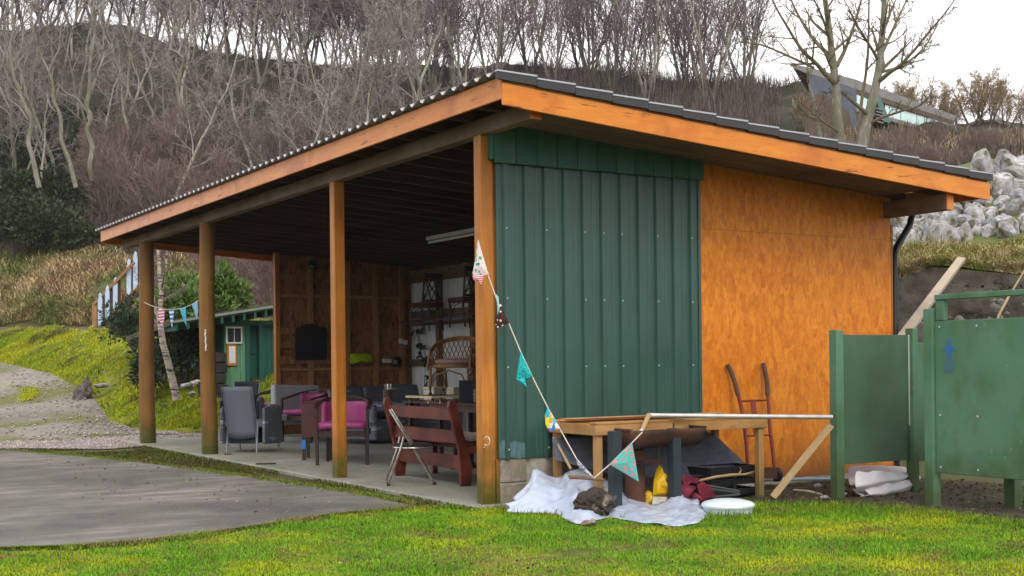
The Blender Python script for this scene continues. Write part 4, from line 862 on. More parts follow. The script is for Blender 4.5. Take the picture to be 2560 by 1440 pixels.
xa_ = [563, 576, 589, 602, 614]
for i in range(4): cbox(xa_[i] + .4, xa_[i + 1] - .4, 812, 1065, -.015 * (i % 2), .04, M_gc, 'board', bevel=.004)
cbox(614, 623, 806, 1065, -.03, .05, M_gcd, 'post', bevel=.004)
dr = cbox(624, 648, 812, 1060, .12, .16, M_gcd, 'door')
for yy in (830, 900, 975): cbox(627, 645, yy, yy + 55, .10, .121, M_gcd, 'door_panel', dr, bevel=.006)
cbox(630, 633, 972, 976, .08, .1, M_zinc, 'door_plate', dr)
cbox(649, 658, 806, 1065, -.03, .05, M_gcd, 'post', bevel=.004)
for i in range(5): cbox(659 + i * 11, 669.3 + i * 11, 812, 1065, .03, .08, M_gcd, 'board', bevel=.004)
mb = MB(); a, b = CX(563, 1065), CX(720, 812); mb.box((a[0] + .01, YC + .17, a[2]), (b[0], YC + 2.6, b[2])); part('walls', mb, M_gcd, cab)
w = cbox(564, 603, 817, 859, -.05, -.02, M_white, 'window_frame')
for i in range(2): cbox(567.5 + i * 17.5, 582.5 + i * 17.5, 821, 855, -.056, -.049, M_black, 'pane', w)
fr = cbox(567, 590, 861, 914, -.05, -.02, M_post, 'notice_frame'); cbox(571, 586, 866, 908, -.056, -.049, M_white, 'notice', fr)
CXr = lambda x, y: atY(x, y, YC - .5)
r0, r1 = CXr(430, 812), CXr(735, 765); 
mb = MB(); mb.extrude([(r0[0], YC - .5, r0[2]), (r1[0], YC - .5, r1[2]), (r1[0], YC - .5, r1[2] + .10), (r0[0], YC - .5, r0[2] + .10)], (0, 3.4, -.25)); part('roof', mb, M_mossr, cab)
mb = MB(); mb.extrude([(r0[0], YC - .53, r0[2] + .03), (r1[0], YC - .53, r1[2] + .03), (r1[0], YC - .53, r1[2] + .075), (r0[0], YC - .53, r0[2] + .075)], (0, .028, 0)); part('roof_edge', mb, mat('pale_roof_edge', (.20, .24, .22), rough=.7), cab)
for k in range(11):
    t = (k + .4) / 11; p = r0 + (r1 - r0) * t; mb = MB(); mb.box((p[0] - .025, YC - .49, p[2] - .13), (p[0] + .025, YC + .2, p[2] - .002)); part('rafter_end', mb, M_gcd, cab)
mb = MB(); mb.box((CX(560)[0], YC - .055, CX(600, 813)[2]), (r1[0], YC - .035, CX(600, 801)[2])); part('eave_board', mb, M_gcd, cab)
# stone steps beside it
M_dstone = mat('dark_step_stone', (.06, .057, .054), (.032, .03, .028), 5, rough=.9, bump=.5, bdist=.03, randobj=.25, c3=(.06, .07, .025), s3=2)
st = thing('stone_steps', 'dark stacked stone steps left of the green cabin', 'steps', atv(548, 1060, 24.6))
for k in range(7):
    y = 1062 - k * 26; v = 24.4 + k * .12; p = atv(545, y, v); mb = MB(); mb.box((-.3, -.25, 0), (.1, .3, .19)); o = part('step', mb, mat('black_wet_stone', (.03, .028, .027), (.018, .017, .016), 6, rough=.7, bump=.4, bdist=.02, randobj=.2), st, bevel=.012); o.location = tuple(p); o.rotation_euler = (0, 0, .1 * math.sin(k * 3))
o = tag(part('boulder', MB().blob((0, 0, 0), (.26, .22, .17), 5, .9, 2, 2), M_rock), 'pale boulder on top of the dark stone steps', 'boulder'); o.location = tuple(atv(549, 902, 25.4))
o = tag(part('stone', MB().blob((0, 0, 0), (.17, .1, .05), 8, .9, 2, 2), M_rock), 'flat white stone lying on the mossy bank', 'stone'); o.location = tuple(atv(254, 964, 27.6))
for k, (x, y, v, s) in enumerate(((470, 965, 23.6, .16), (492, 958, 23.8, .14), (482, 985, 23.3, .1))):
    o = tag(part('stone', MB().blob((0, 0, 0), (s * .85, s * .7, s * .45), 11 + k, .9, 2, 2), M_rock), ['pale stone at the foot of the birch, nearest the trunk', 'larger pale stone beside the round post, right of the birch', 'small pale stone lowest beside the birch foot'][k], 'stone'); o.location = tuple(atv(x, y, v))
# blue-striped stair fence on the bank
fen = thing('stair_fence', 'sloping brown and pale-blue picket fence climbing the bank by the lane', 'fence', atv(236, 822, 41.5))
M_fb = mat('pale_blue_paint', (.46, .60, .76), (.36, .48, .62), 5, rough=.7, bump=.05)
M_fr = mat('red_brown_fence', (.10, .042, .03), (.065, .03, .022), 4, rough=.8, bump=.1)
mb = MB(); mb.bar(atv(238, 822, 41.5), atv(238, 758, 41.5), .16, .16); part('post', mb, M_stud, fen)
mb = MB(); mb.bar(atv(236, 760, 41.4), atv(336, 655, 41.0), .06, .09); part('handrail', mb, M_stud, fen)
px_ = [(250, 735, 820), (268, 716, 802), (288, 696, 780), (322, 650, 742), (338, 632, 726)]
for k, (x, y0, y1) in enumerate(px_):
    mb = MB(); mb.extrude([atv(x - 5.5, y1 - 6, 41.2), atv(x - 5.5, y0 + 16, 41.2), atv(x - 3.5, y0 + 10, 41.2), atv(x - 4.5, y0 + 5, 41.2), atv(x, y0 - 4, 41.2), atv(x + 4.5, y0 + 1, 41.2), atv(x + 3.5, y0 + 8, 41.2), atv(x + 5.5, y0 + 13, 41.2), atv(x + 5.5, y1 - 14, 41.2), atv(x - 3, y1, 41.2)], FW * .04); part('picket', mb, M_fb, fen)
    mb = MB(); mb.extrude([atv(x + 6, y1 - 18, 41.3), atv(x + 6, y0 + 2, 41.3), atv(x + 13, y0 - 6, 41.3), atv(x + 13, y1 - 25, 41.3)], FW * .04); part('picket', mb, M_fr, fen)
mb = MB(); mb.bar(atv(245, 826, 41.6), atv(345, 735, 41.6), .08, .3); part('stair_string', mb, M_fr, fen)

# ------------------------------------------------------------------ birch, rhododendrons and ivy
M_birch = mat('birch_bark', (.50, .45, .38), (.36, .30, .24), 6, (1, 1, 6), .8, .2, .006, c4=(.05, .038, .032), s4=4, t4=.55, w4=.05)
t = Tree(90); t.rmin = .006
bl = [([(442, 1000), (432, 955), (420, 905), (408, 862), (402, 820), (400, 770), (404, 725), (399, 690), (396, 640), (394, 600)], .072, .028),
      ([(402, 820), (394, 790), (386, 768), (382, 735), (384, 690), (378, 640), (376, 600)], .035, .018),
      ([(402, 705), (413, 680), (416, 645), (417, 605)], .032, .016)]
for k, (pts, a, b) in enumerate(bl):
    P = np.array([atv(x, y, 22.4 + .1 * k) for x, y in pts]); t.fast(t.T, P, np.linspace(a, b, len(P)), 10); t.grow(P[len(P) // 3:], b * 1.5, b, 0, [(10, .1, .7, .35, .08, .02, 5), (5, .15, .7, .45, .1, -.02, 4), (4, .1, .7, .5, .1, -.03, 3)])
e = thing('birch_tree', 'slim white birch leaning beside the end post', 'tree', atv(442, 1000, 22.4)); part('trunk', t.T, M_birch, e, smooth=True); part('crown', t.C, M_twig2, e)
def bush(name, label, cat, c, rad, n, size, m, seed, clumps=14, lift=.4, asp=.38):
    r = np.random.default_rng(seed); e = thing(name, label, cat, (c[0], c[1], c[2] - rad[2])); cc = r.normal(size=(clumps, 3)); cc /= np.linalg.norm(cc, axis=1)[:, None]; cc *= r.uniform(.35, .85, (clumps, 1)); cc[:, 2] = np.abs(cc[:, 2]) * 1.1 - .35
    k = r.integers(0, clumps, n); d = r.normal(size=(n, 3)); d /= np.linalg.norm(d, axis=1)[:, None]; P = cc[k] + d * (r.uniform(.15, 1, n) ** .5 * .36)[:, None]
    D = d + np.array([0, 0, lift]); W = np.array(c) + P * np.array(rad); s = MB()
    for q in cc: s.tube([np.array(c) - [0, 0, rad[2]], np.array(c) + q * np.array(rad) * .5 - [0, 0, rad[2] * .2], np.array(c) + q * np.array(rad)], [.035, .02, .01], 5)
    part('stems', s, M_bark2, e); o = part('foliage', leaves(W, D, r.uniform(.7, 1.2, n) * size, seed, asp=asp), m, e); return e
M_rho = mat('rhododendron_leaf', (.075, .135, .022), (.10, .17, .03), 2, island=.45, rough=.45, bump=0, spec=.4)
M_rhod = mat('dark_shrub_leaf', (.028, .055, .02), (.02, .04, .016), 2, island=.5, rough=.5, bump=0, spec=.35)
M_ivy = mat('dark_ivy_leaf', (.022, .036, .014), (.032, .05, .016), 2, island=.5, rough=.5, bump=0, spec=.3)
bush('rhododendron', 'bright leafy rhododendron behind the bunting, left of the cabin', 'shrub', atv(478, 752, 27.5), (1.05, 1.0, .8), 2600, .17, M_rho, 3, 20)
bush('rhododendron', 'pale leafy shrub rising above the cabin roof', 'shrub', atv(566, 735, 28), (.45, .5, .75), 900, .2, M_rho, 4, 9)
bush('evergreen_shrub', 'dark evergreen shrub on the bank left of the end post', 'shrub', atv(335, 800, 29), (.75, .8, .75), 2200, .11, M_rhod, 5, 16)
bush('evergreen_shrub', 'dark leafy shrub under the bunting behind the birch', 'shrub', atv(460, 875, 25.6), (1.0, .8, .95), 3000, .12, M_rhod, 6, 20)
bush('evergreen_shrub', 'dark bush at the foot of the bank beside the end post', 'shrub', atv(372, 920, 25.6), (.5, .5, .6), 1100, .11, M_rhod, 7, 10)
for k, (x, y, v, rx, rz) in enumerate(((30, 560, 50, 2.2, 1.3), (120, 540, 50.5, 1.8, 1.4), (15, 480, 54, 2.2, 1.6), (180, 585, 50, 1.2, .8), (95, 470, 55, 2.0, 1.5), (-70, 520, 52, 2.4, 1.6), (60, 390, 60, 2.2, 1.7), (160, 400, 60, 1.9, 1.5), (262, 330, 64, 1.8, 1.5), (130, 290, 68, 2.4, 1.6))):
    bush('ivy_bush', ['dark ivy mass lowest at the left edge above the bracken', 'dark ivy-covered bush above the middle of the bracken', 'dark ivy clump at the left edge beneath the tree trunks', 'small dark bush just left of the red shrubs', 'dark ivy clump between the two leftmost pale trunks', 'dark ivy thicket cut off by the left edge', 'dark ivy mass halfway up the slope behind the leftmost trunks', 'dark evergreen clump between the second and third pale trunks', 'dark evergreen clump right of the forked pale trunk', 'dark evergreen clump high on the slope under the ridge'][k], 'bush', atv(x, y, v), (rx, 1.4, rz), 2600, .2, M_ivy, 20 + k, 16, asp=.7)
o = tag(part('tree_stump', MB().blob((0, 0, .0), (.2, .18, .2), 3, .8, 3, 2.6).blob((.12, .1, .16), (.09, .09, .2), 5, .8, 3, 2.6), M_bark2), 'dark rotten stump on the edge of the track below the bank', 'stump'); o.location = tuple(atv(207, 985, 27.4))

# ------------------------------------------------------------------ green toilet cubicle and screen
cub = thing('green_cubicle', 'green painted cubicle with a blue figure on its door, at the right edge', 'cubicle', (2.97, -2.12, 0))
XCb, YCb = 2.97, -2.10
def plate(x0, x1, y0, y1, z0, z1, m, name, par, **k): mb = MB(); mb.box((x0, y0, z0), (x1, y1, z1)); return part(name, mb, m, par, **k)
zt = lambda y: float(atX(2325, y, XCb)[2])
plate(XCb - .045, XCb + .05, YCb - .09, YCb, 0, zt(772), M_gpaint, 'post', cub, bevel=.005)
plate(XCb - .015, XCb + .005, YCb - 1.45, YCb - .092, zt(1180), zt(803), M_gpaint, 'door', cub, bevel=.004)
plate(XCb - .02, XCb + .03, YCb - .19, YCb - .105, zt(803) + .002, zt(752), M_gpaint, 'frame_upright', cub, bevel=.004)
plate(XCb - .03, XCb + .04, YCb - 1.5, YCb - .10, zt(752) + .002, zt(738), M_gpaint, 'top_rail', cub, bevel=.004)
plate(XCb - .04, XCb + .05, YCb - 1.6, YCb - 1.505, 0, zt(738), M_gpaint, 'post', cub, bevel=.005)
plate(XCb + .055, XCb + 1.3, YCb - .04, YCb - .02, .28, 1.5, M_gpaint, 'side_panel', cub)
plate(XCb + 1.3, XCb + 1.4, YCb - .09, YCb, 0, 1.6, M_gpaint, 'post', cub)
plate(XCb + .4, XCb + .5, YCb - .52, YCb - .42, 0, .5, M_gpaint, 'support', cub)
plate(XCb + .055, XCb + 1.35, YCb - 1.5, YCb - .05, zt(752) - .05, zt(752) - .02, M_gpaint, 'roof', cub) if False else None
M_blue = mat('faded_blue_paint', (.035, .13, .36), (.05, .17, .30), 12, rough=.7, bump=.05)
def fig(poly, nm, m=M_blue):
    mb = MB(); mb.extrude([atX(x, y, XCb - .0172) for x, y in poly], (.0015, 0, 0)); part(nm, mb, m, cub.children[1] if False else DOOR)
DOOR = [c for c in cub.children if c.name.startswith('door')][0]
fig([(2372 + 6 * math.cos(a), 853.5 + 7 * math.sin(a)) for a in np.linspace(0, 6.283, 13)[:-1]], 'figure_head')
fig([(2366, 862), (2380, 862), (2388, 874), (2384, 878), (2379, 872), (2379, 890), (2365, 890), (2366, 872), (2360, 878), (2356, 874)], 'figure_body')
fig([(2366, 890.5), (2379, 890.5), (2385, 912), (2384, 930), (2361, 930), (2361, 912)], 'figure_skirt', mat('worn_blue_paint', (.065, .15, .14), (.06, .14, .2), 10, rough=.7, bump=.05))
mb = MB(); mb.lathe([(.008, 0), (.008, .003), (.004, .004)], 7); gs = mesh_of(mb, 'screw'); gs.materials.append(M_zinc); g0 = None
for yy in (YCb - .14, YCb - .5, YCb - .95, YCb - 1.4):
    for zz in (zt(1180) + .05, .75, zt(803) - .05):
        o = part('screw', gs, None, DOOR); o.location = (XCb - .0155, yy, zz); o.rotation_euler = (0, -math.pi / 2, 0)
scr = thing('green_screen', 'free-standing green painted screen panel between the shed and the cubicle', 'screen', (2.8, -1.26, 0))
A, B = atz(2091, 1246, 0), atz(2281, 1228, 0); YS = float((A[1] + B[1]) / 2)
XA, XB = float(atY(2092, 1100, YS)[0]), float(atY(2281, 1100, YS)[0]); ztop = float(atY(2092, 828, YS)[2])
plate(XA - .045, XA + .045, YS - .05, YS + .04, 0, ztop + .01, M_gpaint, 'post', scr, bevel=.005)
plate(XB - .04, XB + .035, YS - .05, YS + .04, 0, ztop + .03, M_gpaint, 'post', scr, bevel=.005)
plate(XA + .047, XB - .042, YS - .01, YS + .008, .29, ztop - .03, mat('green_screen_ply', (.062, .115, .065), (.048, .094, .052), 2, (1, 1, .7), .6, .06, .003, c3=(.07, .15, .09), s3=1.6, t3=.55, w3=.2, c4=(.085, .10, .06), s4=4, t4=.68, w4=.08), 'panel', scr, bevel=.003)
plate(XB + .04, XB + .2, YS + .0, YS + .016, .27, ztop - .1, M_gpaint, 'panel', scr, bevel=.003)
plate(XB - .055, XB - .0425, YS - .013, YS - .0102, .6, ztop - .03, M_white, 'pale_edge', scr)
M_plank = mat('raw_plank', (.52, .38, .22), (.40, .27, .14), 3, (1, 1, 1), .8, .1, .003, c3=(.33, .22, .11), s3=4, randobj=.1)
tag(part('plank', MB().bar(atz(1932, 1243, .02), atY(2078, 1062, YS - .06) + [0, .0, 0], .022, .06, up=RT), M_plank, bevel=.003), 'raw timber brace leaning from the ground to the green screen', 'plank')
tag(part('plank', MB().bar(atv(2252, 848, 12.6), atv(2403, 648, 16.0), .05, .1, up=RT), mat('grey_plank', (.42, .35, .27), (.33, .27, .20), 3, rough=.85, bump=.1), bevel=.004), 'long weathered plank leaning on the dark cutting behind the screen', 'plank')
tag(part('dead_branch', MB().tube([atv(2486, 830, 14.4), atv(2497, 788, 14.6), atv(2520, 745, 14.8), atv(2562, 675, 15.2)], [.018, .016, .014, .01], 6), M_twig4), 'thin dead branch leaning on the cutting above the cubicle door', 'branch')

# ------------------------------------------------------------------ work table by the wall and what lies round it
M_tab = mat('pale_table_timber', (.47, .28, .11), (.36, .19, .065), 3, (1, 4, 4), .7, .12, .003, c3=(.30, .16, .06), s3=3, t3=.58, w3=.15, c4=(.17, .13, .05), s4=6, t4=.68, w4=.08)
M_tabl = mat('pale_table_leg', (.45, .27, .11), (.34, .18, .06), 3, (5, 5, .7), .7, .12, .003, moss=((.16, .13, .05), .3))
tb = thing('work_table', 'long bare timber work table with an open top in front of the wall', 'table', (1.45, -.47, 0))
x0, x1, y0, y1, H = .555, 2.36, -.82, -.17, .70
for X in (x0, x1):
    for Y in (y0, y1):
        sx_ = 1 if X == x0 else -1; sy_ = 1 if Y == y0 else -1
        mb = MB(); mb.box((min(X, X + sx_ * .058), min(Y, Y + sy_ * .058), 0), (max(X, X + sx_ * .058), max(Y, Y + sy_ * .058), H - .002)); part('leg', mb, M_tabl, tb, bevel=.003)
def tbx(a, b, n, m=M_tab): mb = MB(); mb.box(a, b); return part(n, mb, m, tb, bevel=.003)
tbx((x0 - .004, y0 - .022, H - .085), (x1 + .004, y0 - .001, H), 'apron_rail'); tbx((x0 - .004, y1 + .001, H - .085), (x1 + .004, y1 + .022, H), 'apron_rail')
tbx((x0 - .025, y0 - .02, H - .085), (x0 - .001, y1 + .02, H + .003), 'apron_rail'); tbx((x1 + .001, y0 - .02, H - .085), (x1 + .025, y1 + .02, H + .003), 'apron_rail')
tbx((x0 - .03, y0 - .03, H + .004), (x1 + .03, y0 + .05, H + .022), 'top_edge'); tbx((x0 - .03, y1 - .05, H + .004), (x1 + .03, y1 + .03, H + .022), 'top_edge')
tbx((x0 + .0, y0 + .055, H - .03), (x1 - .0, y1 - .055, H - .015), 'sunken_board', M_osb)
tbx((x0 + .06, y0 + .02, .14), (x0 + .09, y1 - .02, .20), 'stretcher'); 
mb = MB(); rnd = random.Random(8); q = []
for k in range(26): q.append((x0 + .1 + k * .07, y1 - .06 - rnd.uniform(0, .03), H + .0235))
mb.extrude([(p[0], p[1], p[2]) for p in q] + [(q[-1][0], y1 + .028, q[0][2]), (q[0][0], y1 + .028, q[0][2])], (0, 0, .006)); part('splintered_veneer', mb, M_plank, tb)
# metal pole resting on it and the screen
P0, P1 = atY(1622, 1032, y0 + .02), atY(2080, 1043, YS - .09); P0[2] = H + .06
tag(part('metal_pole', MB().tube([P0, P1], .021, 10), mat('dull_aluminium', (.62, .62, .60), (.45, .44, .42), 8, rough=.45, metal=.6, bump=.05), smooth=True), 'long dull metal pole lying across the work table to the green screen', 'pole')
hp0, hp1 = atY(1604, 1078, y0 - .06), atY(1623, 1036, y0 - .04)
hd_ = tag(part('wooden_handle', MB().tube([hp0, hp1], [.019, .021], 10), M_plank, smooth=True), 'short wooden handle hanging at the table edge with a metal ferrule', 'handle')
part('ferrule', MB().tube([hp0 + (hp0 - hp1) * .12, hp0 + (hp1 - hp0) * .05], .023, 10), M_zinc, hd_, smooth=True)
# brazier: half drum on two square legs
br = thing('drum_brazier', 'rusty half-drum barbecue on two dark square legs in front of the table', 'barbecue', (.95, -1.0, 0))
M_leg = mat('dark_blue_steel', (.020, .032, .042), (.03, .042, .05), 6, rough=.5, bump=.05)
M_rust = mat('sooty_rust', (.050, .024, .017), (.022, .014, .012), 7, rough=.75, bump=.35, bdist=.01, c3=(.10, .04, .022), s3=4)
M_rust2 = mat('red_rust', (.12, .050, .030), (.07, .03, .02), 7, rough=.85, bump=.3, bdist=.008)
YB = -.98
for x in (1537, 1686):
    X = float(atY(x, 1150, YB)[0]); plate(X - .042, X + .042, YB - .042, YB + .042, -.005, .655, M_leg, 'leg', br, bevel=.004)
Xa, Xb = float(atY(1546, 1100, YB + .1)[0]), float(atY(1732, 1100, YB + .1)[0]); mb = MB(); R_ = .20; zc_ = .655
def drum(u, v): a = math.pi + math.pi * v; d = .012 * math.sin(u * 9) * math.sin(v * 6); return (Xa + (Xb - Xa) * u, YB + .13 + (R_ + d) * math.cos(a), zc_ + (R_ * .8 + d) * math.sin(a))
mb.grid(drum, 16, 14)
for X in (Xa, Xb): mb.add([(X, YB + .13 + R_ * math.cos(math.pi + math.pi * k / 14), zc_ + R_ * .8 * math.sin(math.pi + math.pi * k / 14)) for k in range(15)], [tuple(range(15))])
part('half_drum', mb, M_rust, br, smooth=True, solid=.006)
for X in (Xa, Xb): plate(X - .012, X + .012, YB - .07, YB + .33, zc_ - .004, zc_ + .012, M_rust, 'rim', br)
Xp = float(atY(1592, 1200, YB + .2)[0])
mb = MB(); mb.tube([(Xp, YB + .22, 0), (Xp, YB + .22, .28), (Xp, YB + .21, .30), (Xp, YB + .2, .48)], [.085, .083, .072, .07], 14); part('flue_pipe', mb, M_rust2, br, smooth=True)
c = atY(1622, 1152, YB + .05); mb = MB(); mb.lathe([(.05, -.035), (.10, -.02), (.125, .012), (.118, .012), (.09, -.012), (.02, -.02)], 18, c, 1.15, .8); part('grease_pan', mb, M_rust, br, smooth=True)
for dx in (-.1, .1): part('pan_wire', MB().tube([(c[0] + dx, c[1], c[2] + .01), (c[0] + dx * 1.05, c[1], zc_ - .13)], .004, 5), M_rust, br)
part('bolt', MB().tube([(float(atY(1684, 1060, YB)[0]), YB, .655), (float(atY(1684, 1060, YB)[0]), YB, .70)], .008, 6), M_rust, br)
# felt-covered boards leaning under the table
M_felt = mat('slate_blue_felt', (.11, .135, .175), (.075, .092, .12), 7, (1, 1, 3), .8, .35, .008, c3=(.15, .175, .21), s3=2.2, t3=.6, w3=.12)
def lean(x, y, Yb): return atY(x, y, Yb)
pf = [(1384, 1098), (1500, 1092), (1655, 1085), (1762, 1076), (1800, 1098), (1893, 1186), (1780, 1190), (1560, 1196), (1390, 1150)]
pw = []
for x, y in pf: k = (1196 - y) / 120.; pw.append(atY(x, y, -.42 + .22 * k))
tag(part('felt_board', MB().extrude(pw, (.0, .03, .008)), M_felt, bevel=.003), 'large slate-blue felt board leaning on the wall under the table', 'board')
tag(part('stick', MB().tube([atY(1384, 1094, -.2), atY(1402, 1125, -.3), atY(1427, 1172, -.48)], .011, 6), M_plank), 'thin pale stick leaning at the left end under the table', 'stick')
cr_ = thing('black_crate', 'black plastic crate under the right end of the table', 'crate', (2.0, -.5, 0))
cx0, cx1 = float(atY(1770, 1230, -.62)[0]), float(atY(1885, 1230, -.62)[0])
for z0, z1 in ((.02, .07), (.11, .16), (.2, .27)): plate(cx0, cx1, -.66, -.64, z0, z1, M_black, 'slat', cr_); plate(cx0 - .02, cx0 - .001, -.64, -.36, z0, z1, M_black, 'slat', cr_); plate(cx1 + .001, cx1 + .02, -.64, -.36, z0, z1, M_black, 'slat', cr_)
for X in (cx0 + .01, (cx0 + cx1) / 2, cx1 - .01): plate(X - .02, X + .02, -.67, -.661, .0, .27, M_black, 'rib', cr_)
plate(cx0, cx1, -.63, -.37, .0, .015, M_black, 'base', cr_); plate(cx0, cx1, -.36, -.34, .01, .27, M_black, 'slat', cr_)
tag(part('branch', MB().tube([atY(1745, 1202, -.75), atY(1790, 1192, -.74), atY(1830, 1187, -.72), atY(1862, 1186, -.7), atY(1890, 1178, -.7)], [.01, .013, .014, .011, .008], 6).tube([atY(1846, 1186, -.71), atY(1853, 1176, -.71), atY(1850, 1169, -.71)], [.008, .006, .005], 5), M_plank), 'knobbly pale branch lying on the crate under the table', 'branch')
tag(part('stick', MB().tube([atz(1425, 1195, .33), atY(1462, 1198, -.95), atY(1500, 1201, -.93)], [.017, .016, .011], 7), mat('brown_stick', (.30, .19, .11), (.2, .12, .07), 8, rough=.85)), 'brown stick lying on the plastic sheet, holding the bunting', 'stick') if False else None
s0_, s1_ = atY(1424, 1192, -.95), atY(1512, 1200, -.93)
tag(part('stick', MB().tube([s0_, s0_ * .6 + s1_ * .4 + [0, 0, .004], s1_], [.018, .016, .010], 7), mat('brown_stick', (.30, .19, .11), (.2, .12, .07), 8, rough=.85)), 'brown stick on the crumpled plastic where the bunting is tied', 'stick')
def cloth(name, label, cat, verts, faces, m, sub=2, th=.003, parent=None, sharp=180):
    me = bpy.data.meshes.new(name); me.from_pydata([tuple(map(float, v)) for v in verts], [], faces); me.materials.append(m); shade(me, sharp); o = bpy.data.objects.new(name, me); COL.objects.link(o)
    if sub: md = o.modifiers.new('sub', 'SUBSURF'); md.levels = md.render_levels = sub
    md = o.modifiers.new('th', 'SOLIDIFY'); md.thickness = th
    if parent is None: tag(o, label, cat)
    else: o.parent = parent; o.matrix_parent_inverse = Matrix.Translation(-Vector(ORG[parent.name]))
    return o
# crumpled white plastic sheet
M_plas = mat('milky_plastic_sheet', (.60, .68, .85), (.54, .62, .80), 8, rough=.16, bump=.6, bdist=.03, spec=.5, alpha=.82, c3=(.46, .45, .44), s3=2.5, t3=.66, w3=.08)
fr_ = [(1262, 1283), (1330, 1282), (1390, 1284), (1440, 1312), (1470, 1310), (1520, 1292), (1580, 1304), (1640, 1312), (1700, 1316), (1745, 1308), (1772, 1290)]
md_ = [(1275, 1240), (1340, 1205), (1400, 1225), (1445, 1255), (1490, 1262), (1540, 1258), (1590, 1268), (1640, 1266), (1690, 1272), (1735, 1268), (1765, 1268)]
bk_ = [(1300, 1236), (1338, 1168), (1392, 1200), (1420, 1176), (1470, 1170), (1520, 1215), (1570, 1232), (1615, 1250), (1660, 1262), (1700, 1235), (1740, 1250)]
nU, nV = 30, 11
def interp(row, u): k = u * (len(row) - 1); i = min(int(k), len(row) - 2); f = k - i; return np.array(row[i]) * (1 - f) + np.array(row[i + 1]) * f
FR = [atz(x, y, .01) for x, y in fr_]; BK = []; MD = []
for (x, y), (xm, ym) in zip(bk_, md_):
    Y = -.55 if x > 1500 else -.30
    if x > 1650: Y = -.9
    p = atY(x, y, Y); p[2] = max(p[2], .02); BK.append(p)
for i in range(len(fr_)): m_ = FR[i] * .55 + BK[i] * .45; m_[2] = max(.03, min(FR[i][2] * .4 + BK[i][2] * .52, .3)); MD.append(m_)
V = []; rg = np.random.default_rng(77); JJ = rg.normal(size=(nV + 1, nU + 1, 3))
for j in range(nV + 1):
    v = j / nV
    for i in range(nU + 1):
        u = i / nU; a, b, c = interp(FR, u), interp(MD, u), interp(BK, u); p = (1 - v) ** 2 * a + 2 * v * (1 - v) * b + v * v * c
        k = min(1, v * 5)
        crest = 1 - abs(((u * 9 + v * 2.2 + .8 * math.sin(v * 4 + u * 7)) % 1) * 2 - 1)            # long folds falling from the heap to the grass
        p = p + JJ[j, i] * np.array([.02, .02, .013]) * (.3 + .7 * k); p[2] += k * (.055 * crest ** 1.5 - .015) * (.5 + .5 * v)
        p[2] = max(p[2], .008 + .006 * abs(JJ[j, i, 0])); V.append(p)
V = np.array(V)
fs = [(j * (nU + 1) + i, j * (nU + 1) + i + 1, (j + 1) * (nU + 1) + i + 1, (j + 1) * (nU + 1) + i) for j in range(nV) for i in range(nU)]
cloth('plastic_sheet', 'crumpled milky white plastic sheet heaped on the grass by the corner', 'plastic sheet', V, [t_ for f in fs for t_ in ((f[0], f[1], f[2]), (f[0], f[2], f[3]))], M_plas, 1, .0015)
lg = atz(1486, 1287, .03); lg[2] = .12
o = tag(part('log', MB().blob((0, 0, 0), (.175, .12, .11), 4, .38, 4, 3.2), mat('dark_rotten_log', (.055, .042, .032), (.025, .02, .016), 6, rough=.9, bump=.6, bdist=.02, c3=(.30, .24, .19), s3=4.5, t3=.62, w3=.05), smooth=True), 'dark rounded log weighing down the plastic sheet', 'log'); o.location = tuple(lg)
o = tag(part('berry_twig', MB().blob((0, 0, 0), (.05, .03, .02), 6, .6, 2).blob((.06, .02, 0), (.03, .03, .02), 7, .6, 2), mat('reddish_bits', (.12, .04, .03), (.3, .25, .2), 30, rough=.9), smooth=True), 'reddish debris on the plastic in front of the log', 'debris'); o.location = tuple(atz(1468, 1307, .03))
# yellow bag
M_yel = mat('yellow_plastic_bag', (.72, .46, .012), (.58, .34, .008), 5, rough=.4, bump=.2, bdist=.01)
bag = thing('yellow_bag', 'crumpled yellow plastic bag with a pale lower part behind the right brazier leg', 'bag', atz(1645, 1260, 0))
def sack(poly, Y, d, m, nm, seed):
    P = [atY(x, y, Y) for x, y in poly]; c = np.mean(P, 0); mb = MB(); n = len(P); rg = np.random.default_rng(seed)
    ring = [(1.0, 0), (.8, -d * .8), (.35, -d)]; o = 0
    for s_, dy in ring: mb.v += [tuple(c + (p - c) * s_ + np.array([0, dy * rg.uniform(.5, 1.3), 0])) for p in P]
    mb.v.append(tuple(c + np.array([0, -d * 1.1, 0])))
    for k in range(2): mb.f += [(k * n + i, k * n + (i + 1) % n, (k + 1) * n + (i + 1) % n, (k + 1) * n + i) for i in range(n)]
    mb.f += [(2 * n + i, 2 * n + (i + 1) % n, 3 * n) for i in range(n)]; mb.f.append(tuple(reversed(range(n)))); return part(nm, mb, m, bag)
sack([(1632, 1240), (1634, 1205), (1640, 1175), (1647, 1162), (1654, 1178), (1668, 1188), (1662, 1200), (1668, 1240)], -.86, .06, M_yel, 'bag_top', 1)
sack([(1632, 1241), (1668, 1241), (1670, 1262), (1630, 1262)], -.87, .05, mat('bag_pale', (.62, .56, .48), rough=.5, bump=.1), 'pale_part', 2)
sack([(1609, 1235), (1620, 1226), (1632, 1230), (1634, 1262), (1610, 1262)], -.80, .05, M_yel, 'bag_fold', 3)
